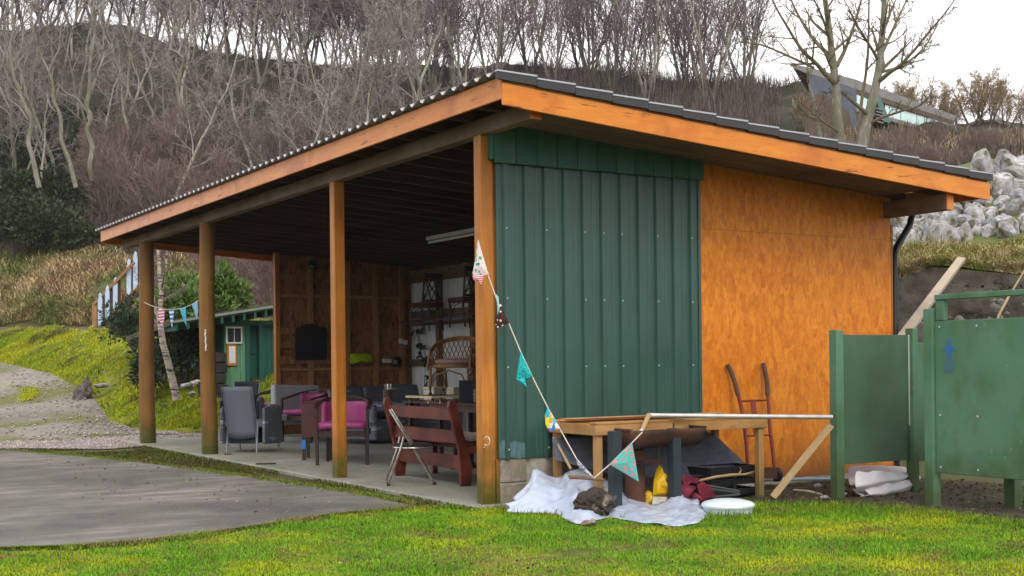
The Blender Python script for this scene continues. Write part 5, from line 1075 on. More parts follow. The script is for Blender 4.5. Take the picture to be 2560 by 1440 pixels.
# maroon folded chair
mc = thing('folded_camp_chair', 'folded maroon camp chair with grey poles lying under the table', 'camp chair', atz(1740, 1262, .0))
M_mar = mat('maroon_canvas', (.20, .022, .045), (.13, .012, .03), 6, rough=.8, bump=.15)
M_pole = mat('grey_tube', (.10, .12, .13), (.16, .18, .19), 5, rough=.4, metal=.5, bump=0)
for k, (pts, m) in enumerate((([(1703, 1195), (1712, 1187), (1752, 1196), (1742, 1210), (1728, 1206), (1712, 1222)], M_mar), ([(1690, 1222), (1705, 1212), (1742, 1216), (1728, 1240), (1710, 1252), (1694, 1240)], M_mar), ([(1742, 1212), (1756, 1203), (1775, 1215), (1790, 1240), (1760, 1250), (1748, 1240)], M_mar), ([(1730, 1240), (1738, 1232), (1760, 1250), (1764, 1262), (1742, 1255)], M_mar))):
    P = [atY(x, y, -.86 - .03 * k) for x, y in pts]; c = np.mean(P, 0) + [0, -.07 if k % 2 else .05, .0]; cloth('canvas', None, None, P + [c], [(i, (i + 1) % len(P), len(P)) for i in range(len(P))], m, 0, .006, mc)
for a, b in (((1760, 1212), (1848, 1228)), ((1770, 1222), (1846, 1232)), ((1780, 1243), (1850, 1236)), ((1775, 1250), (1842, 1254))):
    part('pole', MB().tube([atY(a[0], a[1], -.86), atY(b[0], b[1], -.82)], .009, 7), M_pole, mc, smooth=True)
# white tub lid
c = atz(1820, 1282, 0); tub = thing('white_tub', 'shallow round white plastic tub with a domed lid on the grass', 'tub', c)
M_tub = mat('white_tub_plastic', (.66, .76, .80), (.60, .71, .76), 3, rough=.35, bump=.02)
part('bowl', MB().lathe([(.19, .0), (.20, .045), (.205, .05)], 32, c), M_tub, tub, smooth=True)
part('lid', MB().lathe([(.208, .051), (.212, .066), (.205, .078), (.185, .088), (.12, .105), (.03, .11)], 32, c), M_tub, tub, smooth=True)
# hand truck
ht = thing('hand_truck', 'old red sack truck leaning on the orange wall', 'hand truck', atY(1900, 1190, -.25))
M_redp = mat('worn_red_paint', (.22, .035, .028), (.12, .025, .02), 9, rough=.6, bump=.15)
M_grip = mat('worn_brown_grip', (.10, .06, .05), (.06, .04, .035), 8, rough=.6, bump=.1)
def hy(y): return -.42 + (1190 - y) / 285. * .34
def htube(pts, r, nm, m): part(nm, MB().tube([atY(x, y, hy(y)) for x, y in pts], r, 9), m, ht, smooth=True)
htube([(1845, 985), (1853, 1020), (1862, 1075), (1866, 1110), (1869, 1165)], .017, 'side_rail', M_redp); htube([(1919, 985), (1922, 1020), (1925, 1080), (1931, 1120), (1937, 1180)], .017, 'side_rail', M_redp)
htube([(1818, 911), (1829, 932), (1838, 960), (1845, 988)], .022, 'grip', M_grip); htube([(1908, 908), (1913, 930), (1918, 960), (1919, 988)], .022, 'grip', M_grip)
htube([(1849, 1003), (1920, 1000)], .01, 'cross_bar', M_redp); htube([(1862, 1090), (1926, 1087)], .01, 'cross_bar', M_redp)
p = [atY(x, y, hy(y)) for x, y in ((1876, 1001), (1888, 1001), (1894, 1090), (1884, 1090))]; part('centre_strap', MB().extrude(p, (0, -.008, 0)), M_redp, ht)
p = [atY(x, y, -.43) for x, y in ((1866, 1168), (1938, 1168), (1938, 1196), (1866, 1196))]; part('toe_plate', MB().extrude(p, (0, -.03, 0)), M_rust, ht)
for x in (1862, 1940):
    q = atY(x, 1186, -.33); part('wheel', MB().tube([q - [.02, 0, 0], q + [.02, 0, 0]], .07, 14), M_black, ht, smooth=True)
tag(part('blue_pipe', MB().tube([atY(1880, 1199, -.3), atY(2100, 1197, -.3)], .016, 8), mat('pale_blue_pipe', (.34, .44, .55), rough=.4, bump=0), smooth=True), 'pale blue pipe lying along the foot of the orange wall', 'pipe')
tag(part('pale_stick', MB().tube([atz(1985, 1225, .03), atz(2020, 1228, .035), atz(2055, 1236, .02)], [.012, .012, .007], 6), mat('grey_stick', (.4, .37, .33), rough=.9)), 'short pale stick on the bare earth near the green screen', 'stick')
for k, (x, y, s) in enumerate(((2062, 1243, .05), (2112, 1235, .035), (2105, 1222, .05), (2045, 1215, .06))):
    o = tag(part('debris_chip', MB().blob((0, 0, 0), (s, s * .6, s * .4), 31 + k, .5, 1), M_rock), ['flat pale stone left of the screen post', 'small white chip right of the screen post', 'grey chip beside the canvas bundle', 'grey lump by the wall near the blue pipe'][k], 'stone'); o.location = tuple(atz(x, y, .02))
# folded pale canvas under the screen
M_can = mat('pale_canvas', (.52, .50, .53), (.42, .40, .43), 4, rough=.75, bump=.15)
cv = thing('canvas_bundle', 'folded pale grey canvas bundle on the ground under the green screen', 'canvas', atz(2200, 1250, 0))
def fold(rows, nm, Yb, seed):
    R3 = [[atY(x, y, Y) for x, y, Y in row] for row in rows]; nU, nV = 24, 12; Vv = []
    for j in range(nV + 1):
        for i in range(nU + 1):
            t = j / nV * (len(R3) - 1); k = min(int(t), len(R3) - 2); f = t - k; p = interp(R3[k], i / nU) * (1 - f) + interp(R3[k + 1], i / nU) * f; Vv.append(p)
    Vv = np.array(Vv); Vv += .012 * np.stack([vnoise(Vv * 9, seed), vnoise(Vv * 9, seed + 1), vnoise(Vv * 9, seed + 2)], 1); Vv[:, 2] = np.maximum(Vv[:, 2], .008)
    cloth(nm, None, None, Vv, [(j * (nU + 1) + i, j * (nU + 1) + i + 1, (j + 1) * (nU + 1) + i + 1, (j + 1) * (nU + 1) + i) for j in range(nV) for i in range(nU)], M_can, 1, .006, cv)
yb = YS + .05
fold([[(2122, 1166, yb + .25), (2180, 1164, yb + .25), (2260, 1168, yb + .3), (2300, 1190, yb + .3)], [(2120, 1195, yb + .12), (2180, 1182, yb + .05), (2260, 1178, yb + .12), (2300, 1197, yb + .2)], [(2124, 1215, yb), (2170, 1200, yb - .1), (2240, 1190, yb), (2295, 1200, yb + .1)]], 'fold', yb, 1)
fold([[(2140, 1180, yb - .1), (2200, 1178, yb - .1), (2270, 1183, yb)], [(2138, 1215, yb - .2), (2180, 1210, yb - .18), (2270, 1195, yb - .05)], [(2142, 1228, yb - .16), (2165, 1230, yb - .12), (2230, 1212, yb - .1)]], 'fold', yb, 4)
fold([[(2160, 1224, yb - .15), (2220, 1205, yb - .1), (2300, 1200, yb)], [(2175, 1238, yb - .2), (2215, 1232, yb - .2), (2290, 1208, yb - .05)], [(2150, 1240, yb - .12), (2195, 1252, yb - .15), (2290, 1222, yb - .02)]], 'fold', yb, 7)
fold([[(2132, 1222, yb - .05), (2165, 1236, yb - .1), (2215, 1248, yb - .12)], [(2140, 1235, yb - .1), (2170, 1248, yb - .15), (2205, 1254, yb - .15)]], 'fold', yb, 9)
# dark bare soil under the cubicle
SOIL = [atz(x, y, 0) for x, y in [(1880, 1258), (2100, 1266), (2290, 1282), (2430, 1296), (2800, 1325), (2900, 1240), (2300, 1195), (1880, 1200)]]
struct('bare_soil', sheet(SOIL, .004), mat('dark_bare_soil', (.045, .036, .026), (.028, .022, .017), 8, rough=1, bump=.8, bdist=.03, c3=(.05, .055, .015), s3=2))
gp = scatter(SOIL, 2600, 66); gp[:, 2] = .01
tag(part('soil_litter', leaves(gp, np.random.default_rng(3).normal(size=(len(gp), 3)) * [1, 1, .25], np.random.default_rng(4).uniform(.015, .06, len(gp)), 8), mat('brown_litter', (.13, .09, .055), (.06, .045, .03), 3, island=.5, rough=.95, bump=0)), 'brown leaf litter on the bare soil under the green panels', 'litter', kind='stuff')
EDGE = [atz(x, y, 0) for x, y in [(1240, 1272), (1400, 1275), (1760, 1275), (1900, 1262), (2100, 1262), (2300, 1275), (2600, 1310), (2600, 1330), (2300, 1300), (2000, 1290), (1760, 1310), (1240, 1290)]]
gp = scatter(EDGE, 9000, 67); gp = gp[~in_poly(gp, PLF)]; tag(part('long_grass_fringe', blades(gp, np.random.default_rng(6).uniform(.03, .085, len(gp)), .007, .6, 68), attr_mat('fringe_grass', [(.10, .20, .016), (.075, .15, .014), (.15, .20, .02)], s=2)), 'longer green grass along the edge of the lawn by the junk', 'grass', kind='stuff')

# ------------------------------------------------------------------ bunting
M_cord = mat('white_cord', (.62, .58, .50), rough=.9, bump=0)
bu = thing('bunting', 'bunting string running down from the corner post to a stick by the plastic', 'bunting', atv(1196, 600, 10.3))
cp = [(1195, 600), (1206, 645), (1221, 690), (1238, 738), (1248, 770), (1272, 808), (1302, 880), (1331, 942), (1370, 1020), (1400, 1073), (1442, 1148), (1482, 1193)]
bv = lambda x: 10.28 - (x - 1195) / 290. * .55
part('cord', MB().tube([atv(x, y, bv(x)) for x, y in cp], .005, 6), M_cord, bu)
def flag(poly, m, f=bv, par=bu, nm='flag', off=-.012):
    P = [atv(x, y, f(x) + off) for x, y in poly]; c = np.mean(P, 0) - FW * .02; me = MB(); n = len(P); me.v = [tuple(p) for p in P] + [tuple(c)]; me.f = [(i, (i + 1) % n, n) for i in range(n)]
    o = part(nm, me, m, par, solid=.003); return o
flag([(1195, 598), (1212, 655), (1222, 686), (1208, 688), (1190, 692), (1181, 686), (1189, 645)], pattern_mat('flag_white_rings', 'dots', (.72, .62, .64), (.05, .35, .2), (.75, .65, .6), 22))
flag([(1190, 690), (1210, 686), (1207, 700), (1203, 713), (1196, 704), (1184, 699), (1181, 688)], pattern_mat('flag_pink_stripe', 'stripes', (.75, .6, .6), (.65, .1, .15), None, 20), nm='flag_fold')
flag([(1246, 742), (1258, 775), (1273, 808), (1256, 815), (1239, 824), (1237, 803), (1241, 770)], pattern_mat('flag_brown_dots', 'dots', (.055, .025, .022), (.7, .68, .62), None, 26))
flag([(1240, 735), (1246, 742), (1250, 775), (1244, 790), (1243, 760)], mat('pale_blue_ribbon', (.35, .6, .62), rough=.8), nm='ribbon', off=-.02)
flag([(1302, 879), (1316, 910), (1332, 942), (1312, 946), (1291, 948), (1296, 915)], pattern_mat('flag_turquoise', 'blotch', (.02, .50, .50), (.02, .30, .33), None, 6))
flag([(1291, 948), (1311, 945), (1317, 967), (1302, 958)], pattern_mat('flag_turquoise', 'blotch', (.02, .50, .50), (.02, .30, .33), None, 6), nm='flag_fold')
flag([(1369, 1019), (1386, 1048), (1401, 1072), (1388, 1076), (1372, 1078), (1364, 1060), (1362, 1038)], pattern_mat('flag_checks', 'checks', (1, 1, 1), (0, 0, 0), None, 24))
flag([(1440, 1146), (1462, 1170), (1482, 1193), (1468, 1191), (1455, 1178), (1444, 1162)], pattern_mat('flag_navy', 'blotch', (.03, .05, .14), (.6, .6, .65), None, 12))
bu2 = thing('bunting', 'short bunting string with one dotted teal flag tied between stick and table handle', 'bunting', atv(1490, 1192, 9.75))
b2 = lambda x: 9.7 + (x - 1490) / 120. * .12
part('cord', MB().tube([atv(x, y, b2(x)) for x, y in [(1484, 1196), (1505, 1178), (1526, 1160), (1553, 1133), (1580, 1107), (1606, 1080)]], .005, 6), M_cord, bu2)
flag([(1580, 1106), (1553, 1133), (1524, 1161), (1560, 1182), (1597, 1204), (1589, 1155)], pattern_mat('flag_teal_dots', 'dots', (.09, .42, .40), (.62, .16, .17), (.45, .42, .36), 26), b2, bu2)
bu3 = thing('bunting', 'bunting string with four small flags between the two round posts', 'bunting', atv(440, 772, 18.))
b3 = lambda x: 19.2 - (x - 358) / 142. * 2.4
part('cord', MB().tube([atv(x, y, b3(x)) for x, y in [(356, 754), (378, 764), (405, 773), (430, 774), (455, 771), (478, 762), (502, 748)]], .006, 5), M_cord, bu3)
for poly, m in (([(397, 771), (411, 773), (411, 800), (404, 818), (397, 796)], pattern_mat('flag_red_stripe', 'stripes', (.7, .62, .66), (.5, .06, .12), None, 7)), ([(422, 774), (435, 774), (433, 800), (430, 822), (426, 800)], pattern_mat('flag_chevron', 'stripes', (.6, .62, .68), (.03, .2, .5), None, 5)),
                ([(449, 772), (464, 768), (465, 795), (466, 815), (457, 795)], mat('flag_blue', (.04, .33, .52), (.06, .42, .58), 6, rough=.85)), ([(480, 761), (494, 753), (495, 780), (492, 798), (486, 780)], mat('flag_light_blue', (.22, .45, .60), (.16, .38, .55), 6, rough=.85))): flag(poly, m, b3, bu3)

# ------------------------------------------------------------------ furniture under the roof
SZ = .03
M_rat = mat('slate_rattan', (.15, .18, .225), (.10, .12, .155), 60, (.15, .15, 1), .55, .5, .004, c4=(.40, .44, .50), s4=14, t4=.62, w4=.05)
M_ratd = mat('dark_navy_rattan', (.018, .026, .042), (.03, .04, .06), 60, (.15, .15, 1), .55, .4, .004)
M_text = mat('grey_textilene', (.15, .175, .215), (.12, .14, .175), 90, rough=.6, bump=.1, bdist=.002)
M_alu = mat('grey_aluminium_leg', (.28, .31, .35), (.22, .25, .28), 6, rough=.4, metal=.5, bump=0)
M_dark = mat('dark_stained_beech', (.045, .022, .018), (.03, .015, .012), 5, (4, 4, 1), .4, .05, .002, coat=.2)
M_pink = mat('magenta_vinyl', (.40, .06, .22), (.31, .045, .17), 4, rough=.42, bump=.05, spec=.4)
M_red = mat('dark_red_stain', (.085, .014, .011), (.05, .009, .008), 4, (1, 5, 5), .45, .1, .003, coat=.15, c3=(.17, .04, .028), s3=3)
M_maro = mat('maroon_laminate', (.10, .035, .032), (.07, .024, .022), 4, rough=.4, bump=.03)
def lp(name, mb, m, par, **k): return part(name, mb, m, par, local=True, **k)
def lbox(name, a, b, m, par, **k): mb = MB(); mb.box(a, b); return lp(name, mb, m, par, **k)
def floor_at(x, y): return atz(x, y, SZ)
def rattan_chair(label, loc, rz, back=M_text, side=M_rat, w=.62):
    t = thing('rattan_armchair', label, 'armchair', loc, rz, 'slate rattan armchairs'); h = w / 2
    for sx in (-1, 1):
        for sy in (-1, 1): lp('leg', MB().tube([(sx * (h - .09 if sy < 0 else h - .02), sy * .26 - (.04 if sy < 0 else 0), 0), (sx * (h - .1 if sy < 0 else h - .02), sy * .24, .42)], [.013, .016], 8), M_alu, t, smooth=True)
    for sx in (-1, 1):
        mb = MB(); pr = [(-.28, .12), (.29, .1), (.31, .58), (.2, .63), (-.05, .65), (-.27, .60)]; mb.extrude([(sx * h - .02, y, z) for y, z in pr], (.04, 0, 0)); lp('side_panel', mb, side, t, bevel=.012)
    mb = MB(); mb.grid(lambda u, v: ((u - .5) * (w - .2 + .02 * v), -.27 - .16 * v - .05 * (1 - (2 * u - 1) ** 2) * (1 - .3 * v), .22 + .67 * v + .02 * math.sin(v * 3) - (.035 * (1 - (2 * u - 1) ** 2) if v == 0 else 0)), 10, 10); lp('backrest', mb, back, t, smooth=True, solid=.018)
    for sx in (-1, 1): lp('back_upright', MB().tube([(sx * (h - .1), -.28, .1), (sx * (h - .1), -.29, .45), (sx * (h - .09), -.43, .885)], .011, 7), M_alu, t, smooth=True)
    lbox('seat', (-h + .03, -.25, .34), (h - .03, .28, .43), back, t, bevel=.02); lbox('skirt', (-h + .03, .25, .1), (h - .03, .28, .335), M_ratd, t); lbox('skirt', (-h + .1, -.24, .12), (h - .1, -.22, .335), M_ratd, t)
    return t
# facing direction: local +y; rz turns it
rattan_chair('grey-backed rattan armchair nearest the round post, seen from behind', floor_at(628, 1128), math.radians(-45))
rattan_chair('dark rattan armchair half hidden behind the grey-backed one', floor_at(607, 1086), math.radians(150), M_ratd, M_ratd)
def tub_chair(label, loc, rz, stain=M_dark):
    t = thing('tub_chair', label, 'armchair', loc, rz, 'magenta tub chairs')
    arc = lambda r, z, a0=-200, a1=20, n=15, sy=1.: [(r * math.cos(math.radians(a)) , r * sy * math.sin(math.radians(a)), z(a) if callable(z) else z) for a in np.linspace(a0, a1, n)]
    hz = lambda a: .70 + .09 * max(0, math.sin(math.radians(-a)))
    pts = [(-.30, .27, .655), (-.315, .1, .68)] + arc(.315, hz, -180, 0, 17) + [(.315, .1, .68), (.30, .27, .655)]
    mb = MB(); 
    for a, b in zip(pts[:-1], pts[1:]): mb.bar(a, b, .05, .028)
    lp('top_rail', mb, stain, t)
    for sx in (-1, 1):
        lp('leg', MB().bar((sx * .29, .27, 0), (sx * .30, .27, .66), .038, .038, up=(0, 1, 0)), stain, t, bevel=.004); lp('leg', MB().bar((sx * .24, -.33, 0), (sx * .22, -.22, .74), .038, .045, up=(0, 1, 0)), stain, t, bevel=.004)
        lbox('side_rail', (sx * .28 - .014, -.24, .34), (sx * .28 + .014, .26, .40), stain, t)
    lbox('front_rail', (-.27, .255, .33), (.27, .285, .40), stain, t)
    mb = MB(); mb.grid(lambda u, v: (.27 * math.cos(math.radians(-165 + 150 * u)), .27 * math.sin(math.radians(-165 + 150 * u)) - .03 * v, .46 + .27 * v), 14, 6); lp('back_pad', mb, M_pink, t, smooth=True, solid=.045)
    mb = MB(); mb.grid(lambda u, v: ((u - .5) * .55, -.25 + .53 * v, .455 + .03 * math.sin(math.pi * u) * math.sin(math.pi * v)), 8, 8); o = lp('seat_pad', mb, M_pink, t, smooth=True, solid=.07)
    return t
tub_chair('magenta tub chair in the middle, facing the lawn', floor_at(772, 1103), math.radians(115))
tub_chair('magenta tub chair nearest the square post, dark arms', floor_at(862, 1158), math.radians(150))
tub_chair('magenta tub chair at the back left by the grey bench panel', floor_at(672, 1080), math.radians(75))
lt = thing('maroon_side_table', 'maroon side table end with a strip of blue tape beside the tub chair', 'side table', floor_at(800, 1150), math.radians(-30))
lbox('end_panel', (-.22, -.012, .28), (.16, .012, .70), M_maro, lt, bevel=.004); lbox('leg', (-.215, -.02, 0), (-.175, .02, .28), M_dark, lt); lbox('leg', (.12, -.02, 0), (.16, .02, .28), M_dark, lt); lbox('top', (-.24, -.02, .70), (.18, .42, .725), M_maro, lt, bevel=.004)
lbox('blue_tape', (-.219, -.024, .14), (-.171, .024, .25), mat('blue_tape', (.01, .22, .65), rough=.5), lt); lbox('leg', (-.215, .36, 0), (-.175, .4, .70), M_dark, lt); lbox('leg', (.12, .36, 0), (.16, .4, .70), M_dark, lt)
bw = thing('grey_bench_back', 'pale grey upholstered bench back against the strand board wall', 'bench', floor_at(742, 1070))
p0, p1 = atv(686, 962, 19.4), atv(800, 963, 20.1); mb = MB(); d = p1 - p0
mb.extrude([p0, p1, p1 - [0, 0, .62], p0 - [0, 0, .62]], (-.04, .09, 0)); part('backrest', mb, mat('pale_grey_vinyl', (.52, .55, .58), (.44, .47, .50), 3, rough=.5, bump=.05), bw, bevel=.02)
q0, q1 = p0 - [0, 0, .44], p1 - [0, 0, .44]; mb = MB(); mb.extrude([q0, q1, q1 + [-.2, -.45, 0], q0 + [-.2, -.45, 0]], (0, 0, -.1)); part('seat', mb, MATS['pale_grey_vinyl'], bw, bevel=.02)
for p in (q0 + (q1 - q0) * .05 - [.15, .35, .1], q1 - (q1 - q0) * .05 - [.15, .35, .1], q0 + (q1 - q0) * .05 - [.02, .05, .1], q1 - (q1 - q0) * .05 - [.02, .05, .1]): part('leg', MB().tube([p, [p[0], p[1], SZ]], .02, 7), M_dark, bw)
def sofa(label, loc, rz, w):
    t = thing('rattan_sofa', label, 'sofa', loc, rz, 'slate rattan sofas'); h = w / 2
    lbox('base', (-h, -.35, .06), (h, .38, .36), M_rat, t, bevel=.02); mb = MB(); mb.grid(lambda u, v: ((u - .5) * w, -.33 - .14 * v - .02 * math.sin(u * 3.14), .3 + .52 * v + .015 * math.sin(u * 5)), 12, 6); lp('backrest', mb, M_rat, t, smooth=True, solid=.05)
    for sx in (-1, 1): lbox('arm', (sx * h - .05, -.35, .3), (sx * h + .05, .38, .58), M_rat, t, bevel=.02)
    lbox('cushion', (-h + .06, -.28, .365), (h - .06, .36, .46), M_ratd, t, bevel=.03); return t
sofa('slate rattan sofa right of the square post, behind the dark tub chair', floor_at(928, 1106), math.radians(-150), .85)
sofa('wide slate rattan sofa behind the red bench', floor_at(1025, 1092), math.radians(-165), 1.15)
# red bench
bn = thing('red_bench', 'dark red wooden bench with its slatted back to the lawn', 'bench', (.55, 2.1, SZ), math.radians(-90))
L2 = .70
for sx in (-1, 1):
    prof = [(-.02, 0), (.09, 0), (.11, .16), (.06, .34), (.02, .5), (-.03, .66), (-.055, .78), (-.095, .835), (-.14, .82), (-.15, .76), (-.12, .66), (-.08, .5), (-.04, .34), (-.03, .16)]
    mb = MB(); mb.extrude([(sx * L2 - .022, y, z) for y, z in prof], (.044, 0, 0)); lp('back_post', mb, M_red, bn, bevel=.008)
    lbox('front_leg', (sx * L2 - .022, .42, 0), (sx * L2 + .022, .48, .40), M_red, bn, bevel=.005); lbox('side_rail', (sx * L2 - .018, .06, .31), (sx * L2 + .018, .43, .38), M_red, bn)
for z, y, hh in ((.69, -.085, .12), (.47, -.02, .13), (.22, .03, .13)): lbox('back_rail' if z > .3 else 'rear_rail', (-L2 + .023, y - .013, z - hh / 2), (L2 - .023, y + .013, z + hh / 2), M_red, bn, bevel=.005)
for k in range(4): lbox('seat_slat', (-L2 + .02, .07 + k * .1, .385), (L2 - .02, .16 + k * .1, .405), M_red, bn, bevel=.004)
lbox('front_rail', (-L2 + .023, .43, .30), (L2 - .023, .455, .383), M_red, bn)
M_cush = mat('speckled_cushion', (.34, .28, .25), (.22, .17, .155), 40, rough=.95, bump=.3, bdist=.006)
cu = tag(part('seat_cushion', MB().box((.2, -.24, 0), (.68, .2, .07)), M_cush, bevel=.03, seg=3), 'speckled beige cushion on the red bench, right half', 'cushion'); cu.location = (.55 + .29, 2.1 + .04, SZ + .41); cu.rotation_euler = (0, 0, math.radians(-90))
cu2 = twin(cu, (.55 + .29, 2.1 + .62, SZ + .41), math.radians(-90)); tag(cu2, 'speckled beige cushion on the red bench, left half', 'cushion')
# folding stool
fs_ = thing('folding_chair', 'chrome folding chair with a round black seat in front of the red bench', 'folding chair', floor_at(1020, 1212))
M_chr = mat('worn_chrome', (.62, .60, .57), (.35, .32, .29), 14, rough=.25, metal=.85, bump=.05)
vv = 12.15
T_ = lambda *p: [atv(x, y, v) for x, y, v in p]
part('leg', MB().tube(T_((973, 1024, 12.05), (1000, 1068, 12.05), (1030, 1115, 12.1), (1086, 1210, 12.15)), .0125, 8), M_chr, fs_, smooth=True)
part('leg', MB().tube(T_((978, 1022, 12.45), (1005, 1066, 12.45), (1036, 1112, 12.5), (1080, 1196, 12.6)), .0115, 8), M_chr, fs_, smooth=True)
part('leg', MB().tube(T_((1010, 1092, 12.0), (1002, 1122, 12.0), (986, 1165, 12.05), (971, 1211, 12.1)), .0125, 8), M_chr, fs_, smooth=True)
part('leg', MB().tube(T_((1000, 1092, 12.5), (993, 1122, 12.5), (978, 1165, 12.5), (966, 1198, 12.6)), .0115, 8), M_chr, fs_, smooth=True)
part('foot_bar', MB().tube(T_((971, 1211, 12.1), (966, 1198, 12.6)), .0115, 8), M_chr, fs_, smooth=True)
for a in ((1086, 1210, 12.15), (971, 1211, 12.1)): q = atv(*a); part('rubber_foot', MB().tube([q - [0, 0, .02], q + [0, 0, .02]], .017, 8), M_black, fs_)
sc_ = atv(1032, 1114, 12.25); part('seat', MB().lathe([(.15, -.018), (.185, -.01), (.19, .008), (.17, .022), (.08, .026)], 26, sc_), M_black, fs_, smooth=True)
part('seat_rim', MB().tube([sc_ + [.19 * math.cos(a), .19 * math.sin(a), -.012] for a in np.linspace(0, 6.283, 28)], .009, 6), M_chr, fs_, smooth=True)
# long table with its things
TX0, TX1, TY0, TY1, TH = 1.15, 1.95, 1.15, 3.35, .76
ta = thing('maroon_table', 'long maroon table behind the red bench carrying a chess set and boxes', 'table', (1.5, 2.2, SZ))
mb = MB(); mb.box((TX0, TY0, TH), (TX1, TY1, TH + .03)); part('tabletop', mb, M_maro, ta, bevel=.006)
for X in (TX0 + .3, TX1 - .3):
    for Y in (TY0 + .2, TY1 - .2): part('leg', MB().tube([(X, Y, SZ), (X, Y, SZ + .04), (X, Y, .1), (X, Y, TH)], [.06, .06, .03, .03], 8), M_black, ta)
mb = MB(); mb.box((TX0 + .05, TY0 + .05, TH - .07), (TX1 - .05, TY1 - .05, TH - .001)); part('apron', mb, M_maro, ta)
TT = TH + .03
M_cream = mat('cream_box', (.46, .44, .36), (.38, .36, .30), 4, rough=.6, bump=.05); M_gold = mat('pale_wood_edge', (.50, .42, .27), rough=.6, bump=.05)
cb = atv(1092, 1006, 13.4); cb[2] = TT + .055
chs = thing('chess_board', 'pale-edged wooden board raised on the maroon table', 'board', cb, math.radians(8)); lbox('board_panel', (-.24, -.24, 0), (.24, .24, .022), M_gold, chs); lbox('board_top', (-.22, -.22, .0222), (.22, .22, .026), M_dark, chs)
for a, b in ((-.2, -.2), (.2, -.2), (-.2, .2), (.2, .2)): lp('foot', MB().lathe([(.02, -.055), (.014, -.03), (.018, -.001)], 10, (a, b, 0)), M_dark, chs)
b1_ = atv(1088, 1000, 14.3); b1_[2] = TT
bx1 = thing('cream_box', 'cream lidded wooden box on the table, the larger one', 'box', (b1_[0], b1_[1], TT + .0), math.radians(20)); lbox('box_body', (-.11, -.08, 0), (.11, .08, .12), M_cream, bx1, bevel=.004); lbox('lid', (-.115, -.085, .121), (.115, .085, .15), M_gold, bx1, bevel=.004); lbox('clasp', (.03, -.092, .10), (.05, -.0855, .13), M_rust, bx1)
b2_ = atv(1136, 995, 14.6)
bx2 = thing('cream_box', 'smaller cream box beside the dark menu stand', 'box', (b2_[0], b2_[1], TT), math.radians(15)); lbox('box_body', (-.08, -.07, 0), (.08, .07, .11), M_cream, bx2, bevel=.004); lbox('lid', (-.084, -.074, .111), (.084, .074, .14), M_gold, bx2, bevel=.004)
mn = thing('menu_stand', 'tall dark folded menu stand on the table near the corner post', 'menu stand', (*atv(1166, 1008, 13.0)[:2], TT), math.radians(-20)); lbox('cover', (-.075, -.012, 0), (.075, .012, .24), mat('navy_card', (.012, .018, .03), rough=.6, bump=.02), mn, bevel=.003); lbox('cover', (-.07, .03, 0), (.075, .045, .23), MATS['navy_card'], mn, bevel=.003)
M_bpc = mat('black_chess_piece', (.012, .011, .011), rough=.35, bump=0); M_wpc = mat('ivory_chess_piece', (.55, .50, .40), rough=.4, bump=0)
cpf = [(.026, 0), (.026, .012), (.015, .022), (.011, .05), (.017, .056), (.010, .066), (.016, .08), (.012, .095), (.004, .10)]
pz = {}
for k, (x, y, v, m, top_) in enumerate(((1076, 1000, 13.45, M_bpc, 1), (1186, 1000, 13.2, M_wpc, 1), (1193, 1002, 13.4, M_wpc, 1), (1071, 1012, 13.2, M_wpc, 0), (1087, 1013, 13.15, M_wpc, 0), (1100, 1013, 13.15, M_wpc, 0))):
    q = atv(x, y, v); q[2] = TT + (.0 if not top_ or k in (1, 2) else .0812)
    o = tag(part('chess_piece', MB().lathe([(r * .9, z) for r, z in cpf], 12), m, smooth=True), ['black chess piece standing in front of the cream box', 'ivory chess piece right of the menu stand', 'ivory chess piece nearest the corner post', 'ivory chess piece under the board, leftmost', 'ivory chess piece under the board, middle', 'ivory chess piece under the board, rightmost'][k], 'chess piece'); o.location = tuple(q); s = 1.4 if k in (1, 2) else (1. if k == 0 else .5); o.scale = (s, s, s)
ck = thing('cutlery_holder', 'dark cutlery holder with upright cutlery on the left end of the table', 'holder', (*atv(970, 1018, 13.6)[:2], TT), .3); lp('pot', MB().lathe([(.05, 0), (.055, .14), (.05, .14)], 12), M_dark, ck, smooth=True)
for k in range(7): a = k * .9; lp('cutlery', MB().bar((.025 * math.cos(a), .025 * math.sin(a), .1), (.04 * math.cos(a), .04 * math.sin(a), .2), .014, .003), M_chr, ck)
# dining chair ends beyond the bench, half hidden
dc = thing('dark_dining_chair', 'dark wooden chair with a red seat beside the table, partly hidden by the corner post', 'chair', (1.05, .85, SZ), math.radians(-90))
for sx in (-1, 1): lp('leg', MB().lathe([(.014, 0), (.02, .1), (.013, .2), (.022, .32), (.018, .43)], 8, (sx * .18, .18, 0)), M_dark, dc, smooth=True); lp('back_post', MB().tube([(sx * .19, -.2, 0), (sx * .19, -.18, .45), (sx * .17, -.26, .95)], .018, 8), M_dark, dc, smooth=True)
lbox('seat', (-.21, -.2, .43), (.21, .21, .48), M_red, dc, bevel=.015); lbox('back_rail', (-.17, -.27, .82), (.17, -.24, .93), M_dark, dc); lbox('back_splat', (-.06, -.24, .48), (.06, -.22, .83), M_dark, dc)
